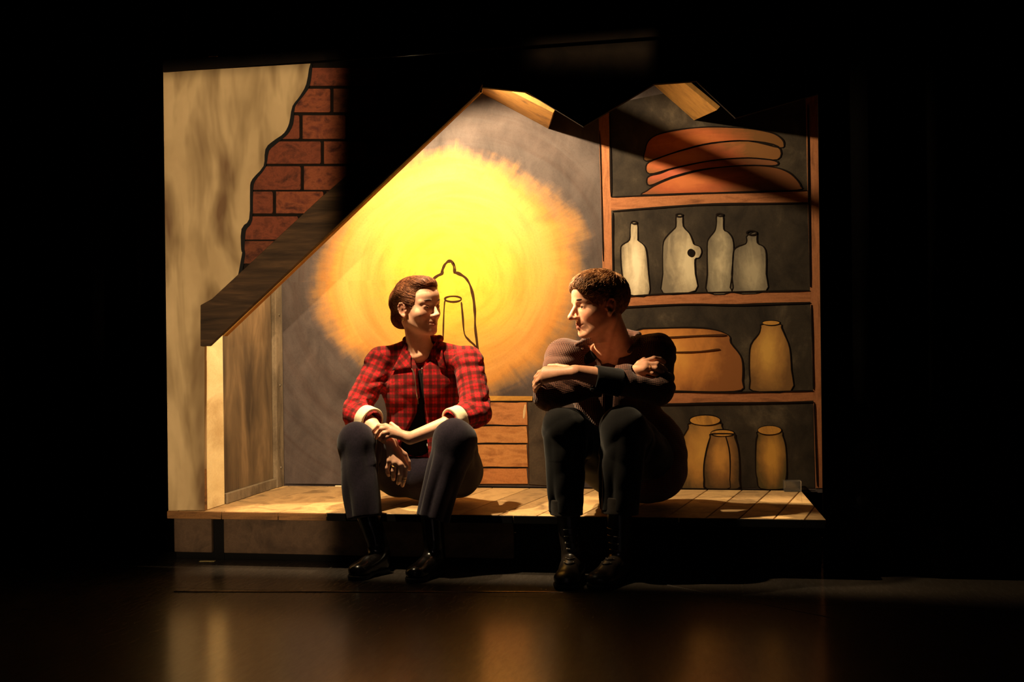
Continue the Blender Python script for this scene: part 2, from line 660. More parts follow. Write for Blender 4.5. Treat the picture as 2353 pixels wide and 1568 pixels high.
# its lit underside: a batten along the opening, the light put into its ochre
p_lo, p_hi = W(512, 772, 0.0), W(1104, 206, 0.0)
dv = (p_hi - p_lo).normalized()
up = Vector((-dv.z, 0, dv.x))
batten_m = paint('lit_underside_ochre', [(150, 104, 46), (180, 128, 60), (128, 86, 40)], (6, 6, 6), 1.0, 5)
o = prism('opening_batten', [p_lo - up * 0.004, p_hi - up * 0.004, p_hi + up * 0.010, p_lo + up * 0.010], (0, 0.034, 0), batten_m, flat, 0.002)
# torn end of the batten, with a small metal plate
hp = W(1104, 205, -0.004)
o = prism('hinge_plate', [hp + Vector(q) for q in ((-0.012, 0, -0.012), (0.006, 0, -0.016), (0.008, 0, 0.012), (-0.002, 0, 0.018))],
          (0, -0.004, 0), plain('bent_steel', (150, 130, 105), 0.35, 0.5, 0.8), None, 0.0008)
tag(o, 'small bent metal plate at the upper end of the slanting beam', 'bracket')

# ---- sloping roof boards between the front flat and the backdrop; their undersides show below the teeth
raft_m = paint('roof_board_paint', [(116, 82, 38), (142, 102, 48), (94, 66, 32)], (7, 7, 3), 1.2, 6)


def roof_board(ax, ay, bx, by, tf, label):
    A, B = W(ax, ay, DB - 0.002), W(bx, by, DB - 0.002)
    d = B - A
    F0 = Vector((A.x + d.x * 0.4, 0.34, A.z + d.z * 0.4))
    F1 = Vector((A.x + d.x * tf, 0.30, A.z + d.z * tf))
    n = Vector((-d.z, 0, d.x)).normalized() * 0.02
    o = prism('roof_board', [A, B, F1, F0], n, raft_m, None, 0.001)
    tag(o, label, 'roof board', 'sloping boards under the toothed roof')


roof_board(1086, 203, 1260, 296, 1.25, 'ochre roof board sloping down beside the top of the slanting beam')
roof_board(1486, 181, 1595, 277, 1.4, 'ochre roof board sloping down above the painted stack of cushions')

# ---- inner left wall
wl_m = NT('stained_inner_wall')
v = wl_m.coord((1, 5, 1.6))
f = wl_m.noise(v, 1.3, 4, 0.55, 0.4)
wl_m.col(wl_m.ramp(f, [(0.32, lin((70, 58, 46))), (0.5, lin((104, 86, 64))), (0.68, lin((138, 114, 84)))]))
wl_m.set(0.85, 0.15)
wall_left = box('wall_left', (XL - 0.05, 0.186, ZP), (XL - 0.012, DB + 0.02, ZT), wl_m.m, None, 0)
tag(wall_left, 'stained brown inner side wall left of the glow', kind='structure')
bat_m = paint('grey_batten', [(96, 84, 68), (130, 114, 92), (80, 68, 54)], (6, 6, 3), 1.0, 5)
o = box('corner_batten', (XL - 0.0115, DB - 0.095, ZP + 0.001), (XL + 0.012, DB - 0.012, 1.5), bat_m, None, 0.002)
tag(o, 'grey upright batten in the rear left corner of the set', 'batten')
screw_m = plain('screw_steel', (170, 160, 140), 0.35, 0.5, 0.9)
for z in (1.06, 0.32, 0.72):
    bm = bmesh.new()
    bmesh.ops.create_cone(bm, cap_ends=True, segments=10, radius1=0.006, radius2=0.005, depth=0.004)
    bmesh.ops.transform(bm, matrix=Matrix.Translation((XL + 0.0135, DB - 0.05, z)) @ Matrix.Rotation(math.pi / 2, 4, 'Y'), verts=bm.verts)
    me = bpy.data.meshes.new('screw')
    bm.to_mesh(me)
    bm.free()
    link('screw', me, screw_m, o)
o = box('baseboard_left', (XL - 0.0115, 0.20, ZP + 0.001), (XL + 0.006, DB - 0.097, ZP + 0.045), bat_m, None, 0.002)
tag(o, 'low batten along the foot of the inner left wall', kind='structure')

# ---- painted backdrop
GC = W(1030, 640, DB)
t = NT('painted_backdrop_with_halo')
co = t.n('ShaderNodeTexCoord').outputs['Object']
sep = t.n('ShaderNodeSeparateXYZ')
t.link(co, sep.inputs[0])
dx = t.math('SUBTRACT', sep.outputs[0], GC.x)
dz = t.math('SUBTRACT', sep.outputs[2], GC.z)
r = t.math('SQRT', t.math('ADD', t.math('MULTIPLY', dx, dx), t.math('MULTIPLY', t.math('MULTIPLY', dz, dz), 1.18)))
ang = t.math('ARCTAN2', dz, dx)
comb = t.n('ShaderNodeCombineXYZ')
t.link(t.math('MULTIPLY', ang, 7.0), comb.inputs[0])
t.link(t.math('MULTIPLY', r, 1.6), comb.inputs[1])
rad = t.noise(comb.outputs[0], 2.2, 5, 0.65, 0.4)          # strokes running outwards
comb2 = t.n('ShaderNodeCombineXYZ')
t.link(t.math('MULTIPLY', ang, 1.1), comb2.inputs[0])
t.link(t.math('MULTIPLY', r, 16.0), comb2.inputs[1])
rings = t.noise(comb2.outputs[0], 1.0, 5, 0.6, 0.6)        # strokes running round
blot = t.noise(t.coord((1, 1, 1)), 4.0, 5, 0.55, 0.3)
rr = t.math('ADD', r, t.math('MULTIPLY', t.math('SUBTRACT', rad, 0.5), 0.09))
rr = t.math('ADD', rr, t.math('MULTIPLY', t.math('SUBTRACT', rings, 0.5), 0.10))
rr = t.math('ADD', rr, t.math('MULTIPLY', t.math('SUBTRACT', blot, 0.5), 0.24))
halo = t.ramp(rr, [(0.0, lin((246, 214, 70))), (0.20, lin((238, 196, 72))), (0.36, lin((232, 176, 82))), (0.50, lin((228, 166, 88))), (0.58, lin((222, 156, 76))),
                   (0.645, lin((200, 152, 92))), (0.70, lin((120, 108, 108)))])
wallc = t.ramp(t.noise(t.coord((5, 1, 3)), 1.4, 5, 0.6, 0.4), [(0.3, lin((66, 58, 57))), (0.7, lin((98, 87, 84)))])
k = t.math('SUBTRACT', rr, 0.55)
k = t.math('MULTIPLY', k, 6.5)
kc = t.n('ShaderNodeClamp')
t.link(k, kc.inputs[0])
c = t.mix(kc.outputs[0], halo, wallc)
c = t.mix(0.5, c, t.ramp(rings, [(0.30, (0.66, 0.50, 0.44)), (0.58, (1, 1, 1))]), 'MULTIPLY')
g = t.noise(t.coord((1, 1, 1)), 130, 4, 0.7)
c = t.mix(0.3, c, t.ramp(g, [(0.25, (0.5, 0.45, 0.4)), (0.5, (1, 1, 1))]), 'MULTIPLY')
t.col(c)
t.set(0.7, 0.2)
t.bump(t.math('ADD', rings, g), 0.08, 0.004)
back = prism('painted_backdrop', [(XL - 0.012, DB, ZP - 0.01), (XR2 + 0.45, DB, ZP - 0.01), (XR2 + 0.45, DB, ZT), (XL - 0.012, DB, ZT)],
             (0, 0.02, 0), t.m)
tag(back, 'painted backdrop with a yellow candle halo, chest and shelves of jars', 'backdrop')

black = plain('charcoal_line_paint', (24, 17, 14), 0.85, 0.1)
line_brown = plain('brown_line_paint', (70, 44, 24), 0.85, 0.1)
Y1, Y2, Y3, Y4 = DB - 0.0002, DB - 0.0014, DB - 0.0030, DB - 0.0042

# candle under a glass bell, drawn as outlines
bell = smooth_line([(975, 668), (983, 656), (993, 644), (1003, 635), (1015, 629)], 5) + \
    smooth_line([(1016, 626), (1017, 619), (1022, 608), (1029, 601), (1036, 600), (1041, 606), (1043, 616), (1044, 626)], 5) + \
    smooth_line([(1046, 626), (1057, 630), (1071, 640), (1081, 658), (1088, 687), (1091, 719), (1092, 754), (1097, 800), (1099, 860)], 6)
stroke('bell_outline', bell, 5.5, Y1, line_brown, back)
stroke('bell_knob_outline', smooth_line([(1042, 604), (1046, 612), (1047, 624)], 5), 2.2, Y1, line_brown, back)
stroke('candle_rim', ell_pts(1041, 687, 19, 6.5, 24), 3.2, Y1, line_brown, back, True)
stroke('candle_side', smooth_line([(1023, 690), (1021, 700), (1019, 740), (1018, 780)], 5), 2.8, Y1, line_brown, back)
stroke('candle_side', smooth_line([(1060, 694), (1063, 725), (1067, 766), (1078, 782), (1093, 798), (1096, 830)], 5), 4.0, Y1, line_brown, back)

# chest
wood1 = paint('chest_board_paint', [(172, 110, 64), (202, 136, 82), (146, 90, 52)], (4, 4, 16), 1.3, 6)
wood2 = paint('chest_board_paint', [(180, 118, 66), (210, 148, 88), (154, 96, 54)], (4, 4, 12), 1.6, 6)
shape('chest_grey_panel', [(1212, 924), (1254, 930), (1256, 1116), (1216, 1113)], Y1,  # dark grey panel painted right of the chest
      paint('chest_side_paint', [(64, 54, 46), (84, 72, 60), (54, 46, 40)], (5, 5, 5)), back, 0.002)
shape('chest_lid', [(940, 909), (1224, 911), (1223, 921), (940, 922)], Y1,
      paint('lid_paint', [(200, 150, 66), (214, 160, 74), (180, 128, 60)], (4, 4, 9)), back, 0.004)
for (a, b, m) in ((925, 977, wood1), (980, 1018, wood2), (1022, 1073, wood2), (1077, 1112, wood1)):
    shape('chest_board', [(940, a), (1210, a), (1213, b), (940, b)], Y1, m, back, 0.003)
for y, w in ((923, 4), (978.5, 4.5), (1020, 4), (1075, 3.5)):
    stroke('chest_joint', [(945 + 22 * i, y + 0.8 * math.sin(i * 1.3)) for i in range(13)], w, Y2, black, back)
stroke('chest_corner', [(1212, 922), (1213, 980), (1214, 1050), (1215, 1112)], 3, Y2, line_brown, back)
stroke('chest_pale_mark', [(1207, 930), (1205, 945), (1203, 962)], 8, Y2, plain('pale_brush_mark', (222, 190, 140)), back)  # pale brush stroke on the top board
stroke('skirting_line', [(655 + 60 * i, 1113 + i * 0.9) for i in range(20)], 4, Y1, black, back, False, 0.002, 0.2)

# shelves
recess = paint('shelf_recess_paint', [(38, 32, 27), (58, 50, 41), (96, 84, 68)], (4.5, 4.5, 3.2), 1.5, 5, lo=0.34, hi=0.74)
shape('shelf_recess', [(1398, 240), (1858, 150), (1872, 1122), (1416, 1122)], Y1, recess, back, 0.001)
sh_m = paint('shelf_board_paint', [(144, 90, 58), (170, 110, 72), (122, 76, 48)], (5, 5, 30), 1.2, 6)
up_m = paint('shelf_upright_paint', [(146, 92, 60), (172, 112, 74), (124, 78, 50)], (30, 5, 4), 1.2, 6)
shape('shelf_upright', [(1374, 200), (1398, 200), (1404, 440), (1408, 700), (1414, 1122), (1388, 1122), (1384, 560), (1378, 360)], Y1, up_m, back, 0.0018)
shape('shelf_upright', [(1849, 120), (1900, 110), (1912, 1122), (1874, 1122), (1868, 880), (1860, 620), (1854, 380)], Y1, up_m, back, 0.0018)
shape('shelf_board', smooth_line([(1404, 454), (1500, 451), (1640, 445), (1760, 441), (1856, 439)], 3)
      + smooth_line([(1857, 465), (1760, 466), (1640, 467), (1500, 476), (1404, 484)], 3), Y1, sh_m, back, 0.002)
shape('shelf_board', smooth_line([(1406, 686), (1480, 680), (1600, 674), (1720, 671), (1862, 669)], 3)
      + smooth_line([(1863, 694), (1760, 696), (1690, 699), (1560, 698), (1406, 706)], 3), Y1, sh_m, back, 0.002)
shape('shelf_board', smooth_line([(1410, 898), (1540, 900), (1680, 903), (1868, 900)], 3)
      + smooth_line([(1870, 921), (1760, 925), (1660, 924), (1530, 928), (1410, 930)], 3), Y1, sh_m, back, 0.002)
for pts, w in (([(1401, 262), (1402, 330), (1404, 452)], 4), ([(1404, 453), (1520, 448), (1660, 443), (1854, 438)], 3.5),
               ([(1407, 486), (1520, 477), (1640, 470), (1856, 467)], 3.5), ([(1408, 488), (1408, 560), (1410, 680)], 3),
               ([(1408, 684), (1520, 676), (1640, 672), (1860, 668)], 3.5), ([(1408, 708), (1560, 700), (1700, 701), (1862, 696)], 3.5),
               ([(1412, 897), (1540, 899), (1680, 902), (1868, 898)], 4), ([(1412, 932), (1560, 929), (1700, 927), (1870, 924)], 3.5),
               ([(1856, 240), (1858, 420), (1862, 660)], 3), ([(1864, 700), (1867, 800), (1869, 895)], 3),
               ([(1871, 926), (1874, 1010), (1878, 1118)], 3), ([(1378, 300), (1382, 440), (1386, 600)], 2.2),
               ([(1418, 1122), (1600, 1124), (1874, 1128)], 3)):
    stroke('shelf_line', smooth_line(pts, 6), w, Y3, black, back)


def z7(p):
    return (1340 + p[0] * 0.4211, 40 + p[1] * 0.4211)


def z8(p):
    return (1340 + p[0] * 0.4211, 640 + p[1] * 0.4211)


def daub(name, pts, bright, mid, dark, hx=-0.15, hz=0.1, streak=(14, 6, 4), rot=0.0, k=0.5):
    """scene painter's way of doing a round pot: a light dab in the body, darker strokes towards outline and foot"""
    P_ = np.array([V_ for V_ in [tuple(W(p[0], p[1], DB)) for p in pts]])
    x0, x1, z0, z1 = P_[:, 0].min(), P_[:, 0].max(), P_[:, 2].min(), P_[:, 2].max()
    w_, h_ = (x1 - x0) / 2, (z1 - z0) / 2
    t = NT(name)
    sp = t.n('ShaderNodeSeparateXYZ')
    t.link(t.n('ShaderNodeTexCoord').outputs['Object'], sp.inputs[0])
    n1 = t.noise(t.coord(streak, rot=(0, rot, 0)), 1.2, 6, 0.6, 0.9)
    n2 = t.noise(t.coord((1, 1, 1)), 22, 4, 0.6, 0.5)
    dx_ = t.math('MULTIPLY', t.math('SUBTRACT', sp.outputs[0], (x0 + x1) / 2 + hx * w_), 1.0 / w_)
    dz_ = t.math('MULTIPLY', t.math('SUBTRACT', sp.outputs[2], (z0 + z1) / 2 + hz * h_), 0.8 / h_)
    r_ = t.math('SQRT', t.math('ADD', t.math('MULTIPLY', dx_, dx_), t.math('MULTIPLY', dz_, dz_)))
    r_ = t.math('ADD', r_, t.math('MULTIPLY', t.math('SUBTRACT', n1, 0.5), k * 2.0))
    r_ = t.math('ADD', r_, t.math('MULTIPLY', t.math('SUBTRACT', n2, 0.5), k * 0.8))
    t.col(t.ramp(r_, [(0.15, lin(bright)), (0.55, lin(mid)), (1.0, lin(dark))]))
    t.set(0.8, 0.15)
    t.bump(n1, 0.15, 0.005)
    return t.m


# stack of round cushions
cu = [paint('cushion_paint', cc, (3, 3, 14), 1.5, 6, lo=0.3, hi=0.7) for cc in
      ([(150, 76, 44), (186, 104, 56), (128, 60, 40)], [(176, 88, 56), (196, 118, 66), (150, 84, 48)],
       [(172, 84, 62), (186, 104, 72), (150, 74, 52)], [(170, 80, 50), (204, 118, 66), (146, 68, 50)])]
d4 = [(330, 970), (350, 945), (400, 912), (500, 872), (650, 832), (800, 814), (930, 808), (1050, 820), (1120, 845), (1165, 885), (1187, 920), (1170, 942), (900, 955), (600, 960)]
d3 = [(352, 872), (420, 850), (500, 822), (700, 782), (900, 767), (1045, 782), (1052, 808), (930, 808), (800, 813), (640, 832), (480, 872), (362, 918)]
d2 = [(347, 800), (420, 765), (520, 732), (700, 687), (900, 674), (1062, 705), (1060, 776), (900, 767), (700, 782), (500, 822), (362, 854)]
d1 = [(344, 785), (340, 720), (360, 670), (420, 635), (540, 610), (680, 598), (800, 600), (930, 610), (1030, 630), (1080, 660), (1096, 690), (1072, 712), (900, 674), (700, 686), (520, 731)]
for k_, (d_, m_) in enumerate(((d4, cu[3]), (d3, cu[2]), (d2, cu[1]), (d1, cu[0]))):
    pp = smooth_line([z7(p) for p in d_], 4, True)
    m_ = daub('cushion_paint', pp, *[((196, 112, 66), (168, 88, 54), (116, 72, 44)), ((196, 104, 78), (176, 92, 66), (120, 76, 50)),
                                     ((204, 124, 74), (182, 98, 62), (124, 84, 48)), ((198, 112, 62), (164, 88, 50), (112, 76, 42))][k_],
              hx=-0.35, hz=0.0, streak=(3, 3, 14), k=0.45)
    shape('painted_cushion', pp, Y2 + 0.0005, m_, back, 0.0014)
    stroke('cushion_outline', pp, 3.0, Y3 + 0.0004, black, back, True, 0.0008)

# bottles on the second shelf
bot_m = []
for cc in ([(150, 140, 120), (196, 182, 152), (108, 102, 92)], [(140, 130, 112), (186, 172, 144), (112, 104, 92)],
           [(112, 106, 94), (160, 150, 128), (92, 86, 78)], [(120, 112, 98), (150, 140, 120), (96, 90, 82)]):
    bot_m.append(paint('bottle_paint', cc, (14, 6, 4), 1.3, 6, rot=(0, 0.5, 0), dist=1.0))
bots = [
    [(262, 1120), (294, 1120), (298, 1205), (300, 1218), (330, 1242), (346, 1280), (356, 1400), (358, 1514), (262, 1516), (236, 1470), (212, 1400), (204, 1270), (216, 1240), (252, 1214), (256, 1160)],
    [(508, 1082), (541, 1082), (546, 1140), (580, 1180), (598, 1222), (606, 1240), (636, 1252), (646, 1282), (632, 1312), (610, 1322), (612, 1400), (612, 1492), (437, 1506), (434, 1400), (434, 1250), (450, 1202), (490, 1160), (505, 1140)],
    [(728, 1082), (763, 1082), (766, 1156), (790, 1172), (815, 1210), (820, 1280), (810, 1400), (808, 1500), (678, 1502), (677, 1400), (676, 1250), (684, 1208), (718, 1164), (726, 1120)],
    [(893, 1192), (944, 1172), (950, 1230), (982, 1250), (998, 1290), (998, 1400), (995, 1496), (816, 1500), (814, 1400), (818, 1290), (834, 1256), (884, 1236), (892, 1215)],
]
for n_, b_ in enumerate(bots):
    pp = smooth_line([z7(p) for p in b_], 3, True)
    m_ = daub('bottle_paint', pp, *[((236, 222, 190), (200, 184, 154), (130, 118, 100)), ((214, 200, 168), (172, 158, 132), (124, 114, 98)),
                                    ((196, 182, 152), (150, 140, 118), (110, 102, 88)), ((176, 164, 138), (142, 132, 112), (104, 96, 84))][n_],
              hx=(0.0, 0.3, 0.1, 0.2)[n_], hz=-0.3, streak=(16, 6, 5), rot=(0.5, 0.5, 0.0, 0.0)[n_], k=0.6)
    shape('painted_bottle', pp, Y2 + 0.0005, m_, back, 0.0014)
    stroke('bottle_outline', pp, 2.4, Y3 + 0.0004, black, back, True, 0.0008)
for (cx_, cy_, rx_, ry_) in ((278, 1120, 16, 7), (524, 1080, 18, 8), (745, 1078, 19, 7), (919, 1176, 28, 12)):
    p = z7((cx_, cy_))
    stroke('bottle_mouth', ell_pts(p[0], p[1], rx_ * 0.42, ry_ * 0.42, 14), 3.0, Y4, black, back, True, 0.001)
p = z7((588, 1285))
shape('bottle_handle_hole', ell_pts(p[0], p[1], 8.4, 9.2, 14), Y4, black, back, 0.001)

# pots and jars on the lower shelves
jar_m = []
for cc in ([(190, 118, 52), (214, 146, 66), (160, 92, 42)], [(176, 124, 60), (206, 150, 70), (140, 98, 52)],
           [(170, 122, 60), (196, 142, 66), (138, 100, 54)], [(140, 98, 50), (186, 136, 66), (110, 78, 44)],
           [(150, 110, 56), (190, 140, 66), (120, 88, 46)]):
    jar_m.append(paint('jar_paint', cc, (6, 4, 3.5), 1.4, 5, dist=0.8))
jars = [
    [(300, 280), (400, 272), (600, 268), (720, 280), (796, 312), (806, 352), (858, 420), (872, 482), (870, 560), (862, 610), (700, 620), (400, 620), (200, 612), (190, 450), (240, 340)],
    [(976, 250), (1075, 250), (1082, 268), (1100, 310), (1126, 380), (1136, 500), (1132, 614), (926, 614), (910, 560), (906, 450), (914, 362), (958, 302), (968, 268)],
    [(585, 790), (745, 790), (756, 806), (780, 870), (800, 960), (800, 1100), (780, 1152), (548, 1152), (510, 1060), (512, 980), (532, 890), (572, 820)],
    [(700, 850), (820, 850), (828, 868), (846, 930), (853, 1020), (852, 1100), (842, 1150), (676, 1150), (660, 1100), (658, 1020), (674, 930), (692, 868)],
    [(956, 836), (1078, 836), (1088, 858), (1105, 920), (1111, 1050), (1104, 1110), (1096, 1148), (968, 1148), (948, 1090), (940, 1040), (942, 900), (950, 858)],
]
for n_, (b_, m_) in enumerate(zip(jars, jar_m)):
    pp = smooth_line([z8(p) for p in b_], 3, True)
    m_ = daub('jar_paint', pp, *[((226, 162, 78), (200, 132, 66), (140, 88, 48)), ((216, 166, 84), (178, 130, 70), (122, 88, 52)),
                                 ((206, 156, 78), (180, 132, 68), (96, 78, 50)), ((200, 146, 74), (142, 102, 58), (82, 64, 42)),
                                 ((206, 154, 72), (158, 116, 60), (90, 76, 46))][n_],
              hx=(-0.2, -0.15, 0.0, -0.05, 0.0)[n_], hz=0.15, streak=(8, 5, 4), k=0.4)
    dz_ = 0.0007 if n_ == 3 else 0.0
    shape('painted_jar', pp, Y2 + 0.0006 - dz_, m_, back, 0.0014)
    stroke('jar_outline', pp, 3.2 if n_ in (0, 3) else 2.4, Y3 + 0.0004 - dz_, black, back, True, 0.0008)
for (cx_, cy_, rx_, ry_, w_) in ((1025, 243, 46, 11, 3.5), (665, 775, 82, 26, 4.5), (760, 845, 62, 16, 4.5), (1017, 829, 63, 23, 3.5)):
    p = z8((cx_, cy_))
    shape('jar_mouth', ell_pts(p[0], p[1], rx_ * 0.42, ry_ * 0.42, 24), Y3, jar_m[2], back, 0.001)
    stroke('jar_rim', ell_pts(p[0], p[1], rx_ * 0.42, ry_ * 0.42, 24), w_, Y4 + 0.0015, black, back, True, 0.001)
stroke('pot_line', smooth_line([z8(p) for p in ((400, 322), (490, 320), (640, 312), (780, 308))], 5), 3.2, Y4, line_brown, back)
stroke('pot_line', smooth_line([z8(p) for p in ((420, 400), (530, 402), (640, 398), (745, 385))], 5), 2.6, Y4, line_brown, back)

# clear acrylic block against the foot of the shelves
t = NT('clear_acrylic')
t.col((0.9, 0.9, 0.88))
t.set(0.08, 0.5)
t.b.inputs['Transmission Weight'].default_value = 0.95
t.b.inputs['IOR'].default_value = 1.45
a = WZ(1801, 1130, ZP)
s_ = FPX / 4.75
o = box('acrylic_block', (a.x, DB - 0.06, ZP + 0.0005), (a.x + 38 / s_, DB - 0.012, ZP + 24 / s_), t.m, None, 0.002)
tag(o, 'small clear acrylic block on the platform below the shelves', 'block')
a = WZ(776, 1117, ZP)
o = box('tape_scrap', (a.x, DB - 0.035, ZP + 0.0005), (a.x + 0.05, DB - 0.02, ZP + 0.006), plain('white_tape', (220, 205, 170)), None, 0.001)
tag(o, 'short white tape scrap at the foot of the backdrop left of the woman', 'tape')

# ================================================================== implicit-surface modelling for bodies and cloth
def V3(p):
    return np.array((p[0], p[1], p[2]), float)


def WP(px, py, Y):
    return V3(W(px, py, Y))


def seg(a, b, ra, rb, flat=None):
    """tapered capsule; flat = (axis, factor) squeezes the section along the axis"""
    a, b = V3(a), V3(b)
    d = b - a
    L2 = max(1e-9, float(d @ d))
    R = max(ra, rb)

    def fn(X, Y, Z):
        x, y, z = X - a[0], Y - a[1], Z - a[2]
        t = np.clip((x * d[0] + y * d[1] + z * d[2]) / L2, 0, 1)
        x, y, z = x - t * d[0], y - t * d[1], z - t * d[2]
        q = x * x + y * y + z * z
        if flat is not None:
            w, s = flat
            c = x * w[0] + y * w[1] + z * w[2]
            q = q + (s * s - 1) * c * c
        return np.sqrt(q) - (ra + (rb - ra) * t)
    return fn, np.minimum(a, b) - R, np.maximum(a, b) + R


def ell(c, r, R=None):
    c, r = V3(c), V3(r)
    m = np.eye(3) if R is None else R          # columns: the ellipsoid's axes in world space
    ext = np.abs(m) @ r

    def fn(X, Y, Z):
        x, y, z = X - c[0], Y - c[1], Z - c[2]
        u = (x * m[0, 0] + y * m[1, 0] + z * m[2, 0])
        v = (x * m[0, 1] + y * m[1, 1] + z * m[2, 1])
        w = (x * m[0, 2] + y * m[1, 2] + z * m[2, 2])
        k0 = np.sqrt((u / r[0]) ** 2 + (v / r[1]) ** 2 + (w / r[2]) ** 2)
        k1 = np.sqrt((u / r[0] ** 2) ** 2 + (v / r[1] ** 2) ** 2 + (w / r[2] ** 2) ** 2)
        return k0 * (k0 - 1) / np.maximum(k1, 1e-6)
    return fn, c - ext, c + ext


def rbox(c, half, R=None, rad=0.004):
    c, half = V3(c), V3(half)
    m = np.eye(3) if R is None else R
    ext = np.abs(m) @ half

    def fn(X, Y, Z):
        x, y, z = X - c[0], Y - c[1], Z - c[2]
        q = [np.abs(x * m[0, i] + y * m[1, i] + z * m[2, i]) - half[i] + rad for i in range(3)]
        o = np.sqrt(sum(np.maximum(k, 0) ** 2 for k in q))
        return o + np.minimum(np.maximum(np.maximum(q[0], q[1]), q[2]), 0) - rad
    return fn, c - ext, c + ext


def xzprism(poly, y0, y1):
    """polygon in X,Z extruded along Y"""
    P = np.array(poly, float)

    def fn(X, Y, Z):
        x, z = X[:, :1, :1] if X.ndim == 3 else X, Z
        x = X.reshape(-1, 1)
        zz = Z.reshape(1, -1)
        d = np.full((x.shape[0], zz.shape[1]), 1e9)
        s = np.ones_like(d)
        n = len(P)
        for i in range(n):
            a, b = P[i], P[i - 1]
            ex, ez = b - a
            wx, wz = x - a[0], zz - a[1]
            t = np.clip((wx * ex + wz * ez) / (ex * ex + ez * ez), 0, 1)
            dx, dz_ = wx - ex * t, wz - ez * t
            d = np.minimum(d, dx * dx + dz_ * dz_)
            c1, c2, c3 = zz >= a[1], zz < b[1], ex * wz > ez * wx
            flip = (c1 & c2 & c3) | (~c1 & ~c2 & ~c3)
            s = np.where(flip, -s, s)
        d2 = (s * np.sqrt(d))[:, None, :]
        dy = np.abs(Y - (y0 + y1) / 2) - (y1 - y0) / 2
        return np.maximum(d2, dy)
    lo = np.array((P[:, 0].min(), y0, P[:, 1].min()))
    hi = np.array((P[:, 0].max(), y1, P[:, 1].max()))
    return fn, lo, hi


